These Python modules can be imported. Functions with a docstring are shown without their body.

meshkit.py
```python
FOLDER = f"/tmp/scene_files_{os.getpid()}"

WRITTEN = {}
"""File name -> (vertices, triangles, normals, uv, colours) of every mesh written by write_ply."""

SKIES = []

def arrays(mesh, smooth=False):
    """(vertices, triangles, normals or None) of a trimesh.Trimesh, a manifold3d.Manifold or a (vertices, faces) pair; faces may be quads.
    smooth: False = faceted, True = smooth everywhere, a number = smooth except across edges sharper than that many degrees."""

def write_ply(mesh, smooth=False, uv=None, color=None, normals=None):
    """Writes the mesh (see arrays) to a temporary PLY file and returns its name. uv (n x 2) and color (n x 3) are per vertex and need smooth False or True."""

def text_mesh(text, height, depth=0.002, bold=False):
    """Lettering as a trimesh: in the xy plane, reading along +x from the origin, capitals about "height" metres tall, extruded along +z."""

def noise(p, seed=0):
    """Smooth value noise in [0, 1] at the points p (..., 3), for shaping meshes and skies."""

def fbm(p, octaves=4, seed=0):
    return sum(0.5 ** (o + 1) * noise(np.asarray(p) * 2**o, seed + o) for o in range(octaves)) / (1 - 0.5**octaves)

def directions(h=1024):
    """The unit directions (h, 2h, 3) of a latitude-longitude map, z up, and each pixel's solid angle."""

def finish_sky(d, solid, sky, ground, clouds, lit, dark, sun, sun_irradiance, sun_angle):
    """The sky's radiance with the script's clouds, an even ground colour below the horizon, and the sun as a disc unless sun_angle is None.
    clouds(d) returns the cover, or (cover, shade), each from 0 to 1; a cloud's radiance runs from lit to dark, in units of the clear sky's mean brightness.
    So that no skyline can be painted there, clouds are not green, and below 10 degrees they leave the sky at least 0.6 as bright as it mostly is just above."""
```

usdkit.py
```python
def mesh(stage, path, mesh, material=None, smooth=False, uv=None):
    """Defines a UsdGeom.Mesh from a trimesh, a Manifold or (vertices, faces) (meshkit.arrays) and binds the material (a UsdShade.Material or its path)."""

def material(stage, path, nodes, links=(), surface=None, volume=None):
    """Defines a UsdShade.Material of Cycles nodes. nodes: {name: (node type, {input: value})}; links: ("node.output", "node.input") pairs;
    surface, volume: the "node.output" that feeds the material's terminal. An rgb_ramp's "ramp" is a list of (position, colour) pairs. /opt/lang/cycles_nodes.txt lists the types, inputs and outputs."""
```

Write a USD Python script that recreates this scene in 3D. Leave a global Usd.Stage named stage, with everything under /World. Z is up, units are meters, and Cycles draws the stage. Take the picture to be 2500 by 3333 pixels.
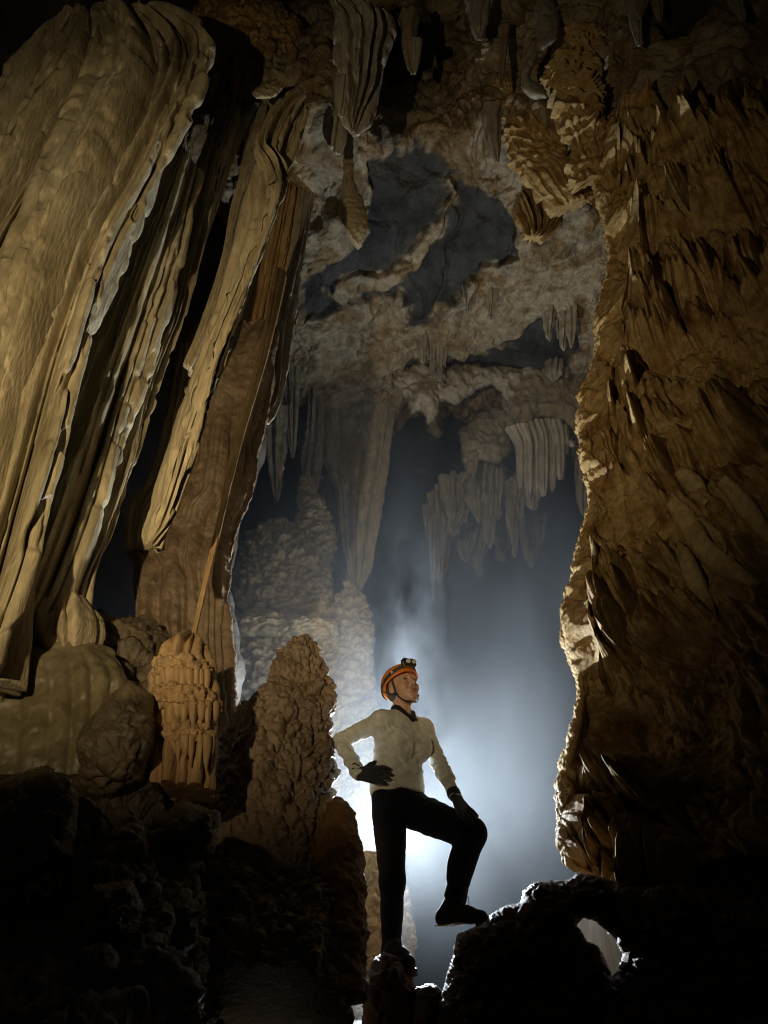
import math, random
import numpy as np, trimesh, usdkit, meshkit
from scipy.interpolate import PchipInterpolator, RectBivariateSpline
from scipy.spatial import cKDTree
from scipy import ndimage
from pxr import Usd, UsdGeom, UsdLux, UsdShade, Gf, Sdf, Vt

stage = Usd.Stage.CreateInMemory()
UsdGeom.SetStageUpAxis(stage, UsdGeom.Tokens.z)
UsdGeom.SetStageMetersPerUnit(stage, 1.0)
UsdGeom.Xform.Define(stage, '/World')
UsdGeom.Scope.Define(stage, '/World/Looks')

# ------------------------------------------------------------------ camera
PITCH, FPX = math.radians(35.0), 2503.0            # phone main lens tilted up 35 degrees
EYE = np.array([0, 0, 1.0])
FW = np.array([0, math.cos(PITCH), math.sin(PITCH)])
UP = np.array([0, -math.sin(PITCH), math.cos(PITCH)])
RT = np.array([1.0, 0, 0])
cam = UsdGeom.Camera.Define(stage, '/World/camera')
cam.CreateFocalLengthAttr(24.0)
cam.CreateHorizontalApertureAttr(24 * 2500 / FPX)
cam.CreateVerticalApertureAttr(24 * 3333.3 / FPX)
cam.CreateClippingRangeAttr(Gf.Vec2f(0.05, 200))
cam.CreateExposureAttr(0.0)
cam.AddTransformOp().Set(Gf.Matrix4d(*RT, 0, *UP, 0, *(-FW), 0, *EYE, 1))


def ray(px, py):
    px, py = np.asarray(px, float)[..., None], np.asarray(py, float)[..., None]
    return RT * (px - 1250) / FPX + UP * (1666.5 - py) / FPX + FW


def at(px, py, Y):
    d = ray(px, py)
    return EYE + d * (np.asarray(Y, float)[..., None] / d[..., 1:2])


# ------------------------------------------------------------------ lamps: the cave is lit by two caving lamps only
def lamp(name, pos, intensity, col, r=.03, cone=None, soft=.5, aim=None):
    l = UsdLux.SphereLight.Define(stage, '/World/' + name)
    l.CreateRadiusAttr(r); l.CreateIntensityAttr(intensity); l.CreateNormalizeAttr(True); l.CreateColorAttr(Gf.Vec3f(*col))
    if cone:
        s = UsdLux.ShapingAPI.Apply(l.GetPrim())
        s.CreateShapingConeAngleAttr(cone); s.CreateShapingConeSoftnessAttr(soft)
        z = -np.array(aim, float) / np.linalg.norm(aim)
        x = np.cross([0, 0, 1.0], z); x /= np.linalg.norm(x); y = np.cross(z, x)
        l.AddTransformOp().Set(Gf.Matrix4d(*x, 0, *y, 0, *z, 0, *map(float, pos), 1))
    else:
        l.AddTranslateOp().Set(Gf.Vec3d(*map(float, pos)))
    return l


BACK = at(1284, 2728, 6.8)                                   # lamp hidden behind the caver
lamp('backlight_bulb', BACK, 11.0, (.78, .89, 1.0), r=.035)                                  # flood of the torch
lamp('backlight_beam', BACK + [0, -.02, .01], 330.0, (.78, .89, 1.0), r=.03, cone=80, soft=.4, aim=(.0, -1, .6))   # and its beam, thrown towards the viewer
FRONT = EYE + np.array([-1.40, .0, 1.0])                       # the photographer's own lamp, held out to the left of the camera
lamp('photographer_lamp', FRONT, 205.0, (1.0, .82, .52), r=.03, cone=45, soft=1.0, aim=ray(1300, 1480))


# ------------------------------------------------------------------ noise
def nz(*c, seed=0, o=3):
    return meshkit.fbm(np.stack(np.broadcast_arrays(*c), -1), o, seed) * 2 - 1


def n3(p, scale, seed=0, o=3):
    return meshkit.fbm(np.asarray(p) * scale, o, seed) * 2 - 1


def bil(*c, seed=0, o=1):                                      # round ridges with sharp grooves, 0 to about 1
    return np.abs(meshkit.fbm(np.stack(np.broadcast_arrays(*c), -1), o, seed) * 2 - 1) * 2


def cells(p, size, seed, k=2, stretch=(1, 1, 1)):
    """Distances (in units of size) to the two nearest points of a jittered lattice, and the nearest one's number."""
    q = np.asarray(p).reshape(-1, 3) / (size * np.asarray(stretch, float))
    lo, hi = np.floor(q.min(0)) - 1, np.ceil(q.max(0)) + 1
    key = np.unique(np.floor(q).astype(np.int64), axis=0)
    near = np.unique((key[:, None] + np.array(list(np.ndindex(3, 3, 3))) - 1).reshape(-1, 3), axis=0)
    h = near @ np.array([73856093, 19349663, 83492791]) + seed * 7919
    j = np.stack([(((h * m) ^ (h >> 7)) % 10007) / 10007.0 for m in (40503, 69069, 30011)], -1)
    d, i = cKDTree(near + j).query(q, k=k, workers=-1)
    return d.reshape(*np.shape(p)[:-1], k), i[:, 0].reshape(np.shape(p)[:-1])


def sm(x, a, b):
    t = np.clip((np.asarray(x, float) - a) / (b - a), 0, 1)
    return t * t * (3 - 2 * t)


# ------------------------------------------------------------------ scene tree helpers
used = {}


def number(parent, name):
    k = used.get((parent, name), 0)
    used[(parent, name)] = k + 1
    return name if k == 0 else f'{name}_{k:03d}'


def tag(prim, label=None, cat=None, group=None, kind=None):
    prim = prim.GetPrim() if hasattr(prim, 'GetPrim') else prim
    for k, v in (('label', label), ('category', cat), ('group', group), ('kind', kind)):
        if v:
            prim.SetCustomDataByKey(k, v)
    return prim


def obj(name, mesh, mat, parent='/World', smooth=True, attr=None):
    parent = parent if isinstance(parent, str) else str(parent.GetPath())
    m = usdkit.mesh(stage, f'{parent}/{number(parent, name)}', mesh, mat, smooth=smooth)
    for k, v in (attr or {}).items():
        UsdGeom.PrimvarsAPI(m).CreatePrimvar(k, Sdf.ValueTypeNames.FloatArray, 'vertex').Set(Vt.FloatArray.FromNumpy(np.asarray(v, np.float32)))
    return m.GetPrim()


def thing(name, label, cat, group=None, kind=None):
    return tag(UsdGeom.Xform.Define(stage, '/World/' + number('/World', name)), label, cat, group, kind)


def one(name, mesh, mat, label, cat, group=None, kind=None, smooth=True, attr=None):
    return tag(obj(name, mesh, mat, smooth=smooth, attr=attr), label, cat, group, kind)


# ------------------------------------------------------------------ materials
def rock(name, cols, scale=1.5, stretch=(1, 1, 1), rough=(.42, .75), bump=.012, bscale=38, tint=None, spec=.35, crust=None, speck=0.0):
    """A stained limestone: colours run through a noise, a stretched noise streaks them, fine noises roughen the face."""
    n = {'g': ('geometry', {}), 'map': ('mapping', {'scale': stretch}),
         'n1': ('noise_texture', {'scale': scale, 'detail': 6, 'roughness': .62, 'distortion': .4}),
         'r1': ('rgb_ramp', {'ramp': [(p, c) for p, c in zip(np.linspace(.3, .7, len(cols)), cols)]}),
         'n2': ('noise_texture', {'scale': scale * 6.5, 'detail': 5, 'roughness': .65}),
         'm2': ('map_range', {'from_min': .3, 'from_max': .72, 'to_min': .62, 'to_max': 1.2}),
         'mul': ('mix_color', {'blend_type': 'multiply', 'fac': 1.0, 'use_clamp': False}),
         'n3': ('noise_texture', {'scale': bscale, 'detail': 6, 'roughness': .68}),
         'v3': ('voronoi_texture', {'scale': bscale * .8}),
         'add': ('math', {'math_type': 'multiply_add', 'value2': .45}),
         'bp': ('bump', {'distance': bump * .7, 'strength': 1.0}),
         'mr': ('map_range', {'from_min': .35, 'from_max': .65, 'to_min': rough[0], 'to_max': rough[1]}),
         'p': ('principled_bsdf', {'specular_ior_level': spec})}
    L = [('g.position', 'map.vector'), ('map.vector', 'n1.vector'), ('map.vector', 'n2.vector'), ('n1.fac', 'r1.fac'), ('n2.fac', 'm2.value'),
         ('r1.color', 'mul.a'), ('m2.result', 'mul.b'), ('map.vector', 'n3.vector'), ('map.vector', 'v3.vector'), ('v3.distance', 'add.value1'), ('n3.fac', 'add.value3'),
         ('add.value', 'bp.height'), ('bp.normal', 'p.normal'), ('n1.fac', 'mr.value'), ('mr.result', 'p.roughness')]
    out = 'mul.result'
    if crust:                                                   # a second, smooth dark rock wherever the primvar "crust" is low
        n |= {'at': ('attribute', {'attribute': 'crust'}), 'n5': ('noise_texture', {'scale': 2.2, 'detail': 7, 'roughness': .6}),
              'r5': ('rgb_ramp', {'ramp': [(.3, crust[0]), (.7, crust[1])]}), 'mx': ('mix_color', {'blend_type': 'mix'})}
        L += [('g.position', 'n5.vector'), ('n5.fac', 'r5.fac'), ('at.fac', 'mx.fac'), ('r5.color', 'mx.a'), (out, 'mx.b')]
        out = 'mx.result'
    L.append((out, 'p.base_color'))
    return usdkit.material(stage, '/World/Looks/' + name, n, L, surface='p.BSDF')


def plain(name, col, rough=.6, bump=0.0, bscale=300, spec=.5, var=.25, **kw):
    n = {'g': ('geometry', {}), 'n': ('noise_texture', {'scale': 22, 'detail': 5}), 'm': ('map_range', {'from_min': .3, 'from_max': .7, 'to_min': 1 - var, 'to_max': 1 + var}),
         'c': ('mix_color', {'blend_type': 'multiply', 'fac': 1.0, 'a': col, 'use_clamp': False}), 'n2': ('noise_texture', {'scale': bscale, 'detail': 3}),
         'b': ('bump', {'distance': max(bump, 1e-5)}), 'p': ('principled_bsdf', {'roughness': rough, 'specular_ior_level': spec, **kw})}
    return usdkit.material(stage, '/World/Looks/' + name, n, [('g.position', 'n.vector'), ('n.fac', 'm.value'), ('m.result', 'c.b'), ('c.result', 'p.base_color'),
                           ('g.position', 'n2.vector'), ('n2.fac', 'b.height')] + ([('b.normal', 'p.normal')] if bump else []), surface='p.BSDF')


TAN, OLIVE, OCHRE, RED, BROWN, GREY, CREAM = (.44, .35, .20), (.40, .34, .20), (.40, .25, .09), (.24, .11, .045), (.16, .10, .05), (.30, .28, .26), (.52, .46, .34)
M_curtain = rock('curtain_calcite', [(.10, .065, .03), (.30, .24, .13), TAN, (.50, .42, .26), (.34, .28, .16)], 1.1, (1.6, 1.6, .35), bump=.016, bscale=30)
M_red = rock('red_calcite', [RED, (.30, .15, .06), (.26, .14, .06)], 1.3, (1.6, 1.6, .4))
M_orange = rock('orange_calcite', [(.34, .18, .07), (.46, .29, .13), OCHRE], 1.2, (2, 2, .5), bump=.01)
M_blade = rock('blade_calcite', [(.28, .2, .1), TAN, (.42, .31, .16)], 1.3, (2, 2, .3), bump=.014, bscale=34)
M_wall = rock('shell_calcite', [(.15, .075, .025), (.30, .17, .055), (.44, .30, .125), (.34, .195, .06), (.24, .125, .04)], 2.6, (1, 1, 1), bump=.015, bscale=42, rough=(.55, .85), spec=.25)
M_fold = rock('fold_calcite', [(.28, .15, .05), (.44, .30, .12), (.46, .35, .18), (.36, .22, .08)], 2.2, (1, 1, 1), bump=.010, bscale=50, rough=(.5, .8), spec=.25)
M_lump = rock('lump_calcite', [(.24, .17, .09), (.36, .27, .15), (.42, .33, .2)], 2.2, bump=.012, bscale=45)
M_brownlump = rock('brown_flowstone', [(.14, .09, .05), (.24, .16, .09), (.3, .21, .12)], 2.0, bump=.012, bscale=45, rough=(.3, .6), spec=.5)
M_far = rock('pale_flowstone', [(.34, .27, .16), (.52, .43, .28), (.46, .37, .23)], 1.6, bump=.012, bscale=30)
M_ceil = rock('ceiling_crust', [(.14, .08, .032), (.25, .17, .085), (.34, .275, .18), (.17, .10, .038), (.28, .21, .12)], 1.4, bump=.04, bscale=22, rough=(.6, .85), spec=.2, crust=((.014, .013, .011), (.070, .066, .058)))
M_stal = rock('stalactite_calcite', [(.3, .24, .16), (.42, .36, .27), (.38, .33, .24)], 1.6, (1.5, 1.5, .4), bump=.012, bscale=30)
M_shell = rock('dark_rock', [(.05, .04, .032), (.09, .075, .06), (.13, .105, .08)], .7, bump=.05, bscale=9, rough=(.6, .9))
M_dark = rock('dark_mud_rock', [(.07, .05, .03), (.13, .09, .045), (.18, .13, .07)], 2.2, bump=.015, bscale=40, rough=(.25, .6), spec=.5)
M_mud = rock('red_mud_rock', [(.06, .03, .018), (.12, .06, .03), (.17, .09, .04)], 3.0, bump=.012, bscale=60, rough=(.45, .8))


# ------------------------------------------------------------------ mesh builders
def grid_faces(n, m, wrap=False):
    i, j = np.meshgrid(np.arange(n - 1), np.arange(m if wrap else m - 1), indexing='ij')
    a, b, c, d = i * m + j, i * m + (j + 1) % m, (i + 1) * m + (j + 1) % m, (i + 1) * m + j
    return np.stack([a, b, c, d], -1).reshape(-1, 4)


def normals(P, wrap):
    if wrap:
        du = np.roll(P, -1, 1) - np.roll(P, 1, 1)
    else:
        du = np.gradient(P, axis=1)
    n = np.cross(du, np.gradient(P, axis=0))
    return n / np.maximum(np.linalg.norm(n, axis=-1, keepdims=True), 1e-9)


def along(k, v, t):
    return PchipInterpolator(k, np.asarray(v, float))(t)


def slab(L, R, Y, thick=.6, nt=200, na=120, disp=None, front=.72, power=1.0, tknots=None):
    """A long body (curtain, column, stalactite) whose outline runs along L and R (lists of picture points of the survey, same length) at the distances Y.
    thick: depth as a share of its half width, or a list along it."""
    nt, na = max(12, int(nt * .68)), max(12, int(na * .68))
    L, R = np.asarray(L, float), np.asarray(R, float)
    k = np.r_[0, np.cumsum(np.linalg.norm(np.diff((L + R) / 2, axis=0), axis=1))]; k /= k[-1]
    Y = np.broadcast_to(np.asarray(Y, float), (len(L),)) if np.ndim(Y) < 2 else np.asarray(Y, float)
    YL, YR = (Y, Y) if Y.ndim == 1 else (Y[:, 0], Y[:, 1])
    t = np.linspace(0, 1, nt)
    PL = at(along(k, L[:, 0], t), along(k, L[:, 1], t), along(k, YL, t))
    PR = at(along(k, R[:, 0], t), along(k, R[:, 1], t), along(k, YR, t))
    C, A = (PL + PR) / 2, (PR - PL) / 2
    a = np.linalg.norm(A, axis=1, keepdims=True)
    V = EYE - C
    V -= A * ((V * A).sum(1, keepdims=True) / np.maximum(a * a, 1e-12))
    T = np.gradient(C, axis=0); T /= np.linalg.norm(T, axis=1, keepdims=True)
    V -= T * (V * T).sum(1, keepdims=True)
    V /= np.linalg.norm(V, axis=1, keepdims=True)
    th = np.broadcast_to(np.asarray(thick, float), (len(L),)) if np.ndim(thick) == 0 else np.asarray(thick, float)
    B = V * a * along(k, th, t)[:, None]
    nf = int(na * front)
    ang = np.r_[np.linspace(-.12, math.pi + .12, nf, endpoint=False), np.linspace(math.pi + .12, 2 * math.pi - .12, na - nf, endpoint=False)]
    c, s = np.cos(ang), np.sin(ang)
    c, s = np.sign(c) * np.abs(c) ** power, np.sign(s) * np.abs(s) ** power
    P = C[:, None] + A[:, None] * c[None, :, None] + B[:, None] * s[None, :, None]
    N = normals(P, True)
    if ((P - C[:, None]) * N).sum() < 0:
        N = -N
    am = np.median(a)
    sarc = np.broadcast_to((-c * am)[None], P.shape[:2]) + (s < 0)[None] * 3.7
    larc = np.r_[0, np.cumsum(np.linalg.norm(np.diff(C, axis=0), axis=1))][:, None] * np.ones((1, na))
    if disp is not None:
        fade = np.clip(a / (.35 * am), 0, 1)
        sc = float(np.clip(am / .15, .1, 1))                         # slender bodies carry proportionally finer relief
        P = P + N * (disp(sarc / sc ** .6, larc, P) * fade * sc)[..., None]
    v = np.vstack([P.reshape(-1, 3), P[0].mean(0), P[-1].mean(0)])
    q = grid_faces(nt, na, True)
    f = np.vstack([q[:, [0, 1, 2]], q[:, [0, 2, 3]]])
    j = np.arange(na); e = nt * na
    f = np.vstack([f, np.stack([np.full(na, e), (j + 1) % na, j], 1), np.stack([np.full(na, e + 1), (nt - 1) * na + j, (nt - 1) * na + (j + 1) % na], 1)])
    return fix(v, f)


def fix(v, f):
    m = trimesh.Trimesh(v, f, process=False)
    if m.volume < 0:
        m.invert()
    return m


def patch(ctrl, nu, nv, disp=None, flip=False, ku=3, kv=3):
    """A sheet through a grid of points; disp(P, N, U, V) returns offsets along the normal."""
    C = np.asarray(ctrl, float)
    u, v = np.linspace(0, 1, C.shape[0]), np.linspace(0, 1, C.shape[1])
    uu, vv = np.linspace(0, 1, nu), np.linspace(0, 1, nv)
    ku, kv = min(ku, C.shape[0] - 1), min(kv, C.shape[1] - 1)
    P = np.stack([RectBivariateSpline(u, v, C[..., i], kx=ku, ky=kv)(uu, vv) for i in range(3)], -1)
    N = normals(P, False)
    if ((EYE - P) * N).sum() < 0:
        N, flip = -N, not flip
    if disp is not None:
        P = P + disp(P, N, *np.meshgrid(uu, vv, indexing='ij'))
    f = grid_faces(nu, nv)
    return (P.reshape(-1, 3), f[:, ::-1] if flip else f), P


def inflate(outer, Y, thick, holes=(), step=4.0, disp=None, rim=60.0, tilt=(0, 0), attr=False):
    """A boulder with a surveyed outline: two faces bulging from the outline, thick metres deep in the middle, rim pixels of rounding."""
    from PIL import Image, ImageDraw
    step *= 1.35
    o = np.asarray(outer, float)
    x0, y0 = o.min(0) - 12; x1, y1 = o.max(0) + 12
    w, h = int((x1 - x0) / step) + 1, int((y1 - y0) / step) + 1
    S = 4
    im = Image.new('L', (w * S, h * S)); d = ImageDraw.Draw(im)
    d.polygon([((x - x0) / step * S, (y - y0) / step * S) for x, y in o], fill=255)
    for hp in holes:
        d.polygon([((x - x0) / step * S, (y - y0) / step * S) for x, y in hp], fill=0)
    big = np.asarray(im) > 127
    sd = (ndimage.distance_transform_edt(big) - ndimage.distance_transform_edt(~big))
    sd = sd.reshape(h, S, w, S).mean((1, 3)) / S * step
    gx, gy = np.meshgrid(x0 + (np.arange(w) + .5) * step, y0 + (np.arange(h) + .5) * step)
    sd = sd + 7 * nz(gx / 42, gy / 42, 0 * gx, seed=31, o=3)
    mask = sd > 0
    mask = ndimage.binary_opening(mask)
    depth = thick * np.sqrt(np.clip(1 - (1 - np.clip(sd / rim, 0, 1)) ** 2, 0, 1))
    depth = ndimage.gaussian_filter(depth, .8) * mask
    inner = ndimage.binary_erosion(mask)
    depth[mask & ~inner] *= .15
    Yc = Y + tilt[0] * (gx - o[:, 0].mean()) / 1000 + tilt[1] * (gy - o[:, 1].mean()) / 1000
    base = at(gx, gy, Yc)
    V = EYE - base; V /= np.linalg.norm(V, axis=-1, keepdims=True)
    Fp, Bp = base + V * depth[..., None], base - V * depth[..., None] * .8
    if disp is not None:
        N = normals(Fp, False); N[(N * V).sum(-1) < 0] *= -1
        Fp = Fp + N * (disp(Fp) * np.clip(sd / (rim * .25), 0, 1))[..., None]
        Bp = Bp - V * (disp(Bp) * np.clip(sd / (rim * .25), 0, 1))[..., None]
    idx = -np.ones((h, w), int); idx[mask] = np.arange(mask.sum()); n = mask.sum()
    edge = mask & ~inner
    bidx = idx + n; bidx[edge] = idx[edge]
    quad = mask[:-1, :-1] & mask[1:, :-1] & mask[:-1, 1:] & mask[1:, 1:]
    def q(ix):
        return np.stack([ix[:-1, :-1][quad], ix[1:, :-1][quad], ix[1:, 1:][quad], ix[:-1, 1:][quad]], 1)
    F = np.vstack([q(idx), q(bidx)[:, ::-1]])
    v = np.vstack([Fp[mask], Bp[mask]])
    F = np.vstack([F[:, [0, 1, 2]], F[:, [0, 2, 3]]])
    m = trimesh.Trimesh(v, F, process=False)
    m.remove_unreferenced_vertices()
    return fix(m.vertices, m.faces)


def groove(x, w):
    return np.exp(-(x / w) ** 2)


# relief of the several kinds of flowstone, in metres
def flute(s, l, f, seed, wander=.55):
    """Round flutes side by side, straight along the drip, each of its own width, height and length: about 0 to 1."""
    x = s * f + wander * nz(s * f * .35, l * .10, seed, seed=seed, o=2) + .05 * nz(s * f * .5, l * .7, seed, seed=seed + 9, o=2)
    k = np.floor(x); u = (x - k) * 2 - 1
    rnd = np.modf(np.abs(np.sin(k * 12.9898 + seed * 3.7) * 43758.5453))[0]
    up = .45 + .8 * meshkit.noise(np.stack([k * 7.3, l * .35, np.full_like(l, seed)], -1), seed)
    return (1 - np.abs(u) ** 1.9) * (.45 + .55 * up) + .55 * (rnd - .5)


def d_curtain(seed, amp=1.0, f=1.0):
    def d(s, l, P):
        big = flute(s, l, 3.3 * f, seed)
        mid = flute(s, l, 6.8 * f, seed + 1)
        sml = flute(s, l, 14 * f, seed + 2, .9)
        rag = nz(s * 20 * f, l * 4, seed, seed=seed + 4, o=4)
        pit = sm(nz(s * 26 * f, l * 3.6, seed, seed=seed + 5, o=2), .14, .45)
        return amp * (.26 * big + .21 * mid + .085 * sml + .022 * rag - .04 * pit - .33)
    return d


def d_blade(seed, amp=1.0):
    def d(s, l, P):
        return amp * (.07 * flute(s, l, 9, seed) + .032 * flute(s, l, 23, seed + 2, 1.2) + .013 * nz(s * 22, l * 4, seed, seed=seed + 3, o=4) - .020 * sm(nz(s * 34, l * 4, seed, seed=seed + 5, o=2), .14, .45) - .06)
    return d


def lumps(P, size, seed, stretch=(1, 1, 1), sharp=1.0):
    q = P + size * .35 * np.stack([n3(P, 1.6 / size, seed + 50 + i, 2) for i in range(3)], -1)
    d, i = cells(q, size, seed, 2, stretch)
    return np.clip(d[..., 1] - d[..., 0], 0, .55) ** (.5 * sharp) * 1.35, i


def d_lump(size, amp, seed, stretch=(1, 1, .7), fine=.35):
    def d(s, l=None, P=None):
        P = s if P is None else P
        a, _ = lumps(P, size, seed, stretch)
        b, _ = lumps(P, size * .38, seed + 1, stretch)
        return amp * (a - .5 + fine * (b - .5)) + amp * .5 * n3(P, 1.2 / size, seed + 2, 3)
    return d


def d_drip(size, amp, seed):
    return d_lump(size, amp, seed, (1, 1, 2.6), .5)


def d_rough(amp, scale, seed):
    def d(s, l=None, P=None):
        P = s if P is None else P
        return amp * (n3(P, scale, seed, 5) + .6 * (.5 - np.abs(n3(P, scale * 1.9, seed + 7, 3)) * 2))
    return d


# ================================================================== the cave itself
rng = np.random.default_rng(7)
# shell: everything stands inside it
ico = trimesh.creation.icosphere(6)
dirs = ico.vertices
sp = dirs * np.array([10.5, 13.5, 15.0]) + np.array([0, 6.5, 6.0])
sp = sp + dirs * (1.4 * n3(sp, .35, 3, 4) + .5 * n3(sp, 1.4, 4, 3))[:, None]
sp[:, 2] = np.maximum(sp[:, 2], -1.2 + .1 * n3(sp, 1.0, 5, 2))
sh = trimesh.Trimesh(sp, ico.faces, process=False); sh.invert()
one('cave_wall', sh, M_shell, 'dark rock wall enclosing the whole cavern', 'cave wall', kind='structure')

# floor: a bed of dark rubble that rises to the left, away from the lens
gx, gy = np.linspace(-7, 6, 200), np.linspace(-1.6, 13, 220)
GX, GY = np.meshgrid(gx, gy, indexing='ij')


def floor_z(x, y):
    z = .05 + .24 * np.clip(y, 0, 6) ** .9 - .12 * np.clip(y - 6, 0, 8)
    z = z + .33 * sm(-x, .9, 3.2) * sm(y, 1.0, 3.5) * 1.6 + .25 * sm(x, .7, 2.2) * sm(y, .8, 3)
    return z - .35 * np.exp(-(x ** 2 + y ** 2) / 1.2)


GZ = floor_z(GX, GY)
G3 = np.stack([GX, GY, GZ], -1)
GZ = GZ + .05 * n3(G3, 1.3, 11, 4) + d_lump(.34, .10, 12)(G3) + .025 * n3(G3, 7, 13, 3)
one('cave_floor', (np.stack([GX, GY, GZ], -1).reshape(-1, 3), grid_faces(*GX.shape)), M_dark, 'dark muddy rubble floor of the cave', 'ground', kind='structure')

# ceiling: a vault climbing towards the viewer, crusted with calcite over bare blue-grey limestone
rows = [(-500, 3.6), (-120, 4.0), (150, 4.5), (420, 5.0), (700, 5.9), (950, 6.9), (1150, 7.9), (1330, 9.0), (1480, 10.6), (1620, 12.4), (1760, 15.0)]
colsx = [150, 560, 850, 1050, 1300, 1550, 1800, 2050, 2450, 3000]
bow = [1.4, 1.0, .5, .15, .25, .3, .1, -.1, -.5, -.9]
def recess(x, y):                                               # dark chimneys in the roof
    return 3.2 * math.exp(-((x - 800) / 380) ** 2 - ((y + 60) / 230) ** 2) + 2.2 * math.exp(-((x - 1330) / 170) ** 2 - ((y - 130) / 190) ** 2) + 4.0 * math.exp(-((x - 100) / 500) ** 2 - ((y + 150) / 330) ** 2)


colsx = sorted(colsx + [700, 950, 1180, 1420, 1680, 1920])
bow = np.interp(colsx, [150, 560, 850, 1050, 1300, 1550, 1800, 2050, 2450, 3000], bow)
rows = [(float(y), float(np.interp(y, [q[0] for q in rows], [q[1] for q in rows]))) for y in (-500, -250, -80, 50, 150, 280, 420, 560, 700, 830, 950, 1050, 1150, 1240, 1330, 1420, 1520, 1620, 1720)]
ctrl = [[at(x, y, Y + b * (Y / 6) + recess(x, y)) for x, b in zip(colsx, bow)] for y, Y in rows]
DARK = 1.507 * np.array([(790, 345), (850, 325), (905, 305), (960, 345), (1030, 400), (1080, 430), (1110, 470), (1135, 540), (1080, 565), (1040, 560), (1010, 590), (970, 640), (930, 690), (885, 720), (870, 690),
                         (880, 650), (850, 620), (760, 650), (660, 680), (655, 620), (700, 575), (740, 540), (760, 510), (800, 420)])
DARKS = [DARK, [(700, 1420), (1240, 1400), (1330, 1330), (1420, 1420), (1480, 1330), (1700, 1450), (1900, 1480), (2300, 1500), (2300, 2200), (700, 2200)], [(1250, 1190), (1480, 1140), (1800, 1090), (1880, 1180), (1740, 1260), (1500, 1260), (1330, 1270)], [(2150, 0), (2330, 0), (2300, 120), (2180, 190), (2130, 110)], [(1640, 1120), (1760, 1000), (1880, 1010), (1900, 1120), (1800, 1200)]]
VEINS = [[(1455, 590), (1462, 640), (1425, 740), (1395, 770), (1330, 850), (1240, 890), (1110, 950)]]


def seg_dist(p, line):
    p, line = np.asarray(p, float), np.asarray(line, float)
    best = np.full(p.shape[:-1], 1e9)
    for a, b in zip(line[:-1], line[1:]):
        t = np.clip(((p - a) @ (b - a)) / max((b - a) @ (b - a), 1e-9), 0, 1)
        best = np.minimum(best, np.linalg.norm(p - a - t[..., None] * (b - a), axis=-1))
    return best


def inside(p, poly):
    from matplotlib.path import Path
    return Path(np.asarray(poly)).contains_points(p.reshape(-1, 2)).reshape(p.shape[:-1])


def survey(P):                                                   # where a point of the cave lies on the survey picture
    q = P - EYE
    d = q @ FW
    return np.stack([1250 + FPX * (q @ RT) / d, 1666.5 - FPX * (q @ UP) / d], -1)


crust_of = {}


def pip(p, poly):
    poly = np.asarray(poly, float)
    r = np.zeros(p.shape[:-1], bool)
    for (xa, ya), (xb, yb) in zip(poly, np.roll(poly, -1, 0)):
        c = ((ya > p[..., 1]) != (yb > p[..., 1])) & (p[..., 0] < (xb - xa) * (p[..., 1] - ya) / (yb - ya + 1e-12) + xa)
        r ^= c
    return r


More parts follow.
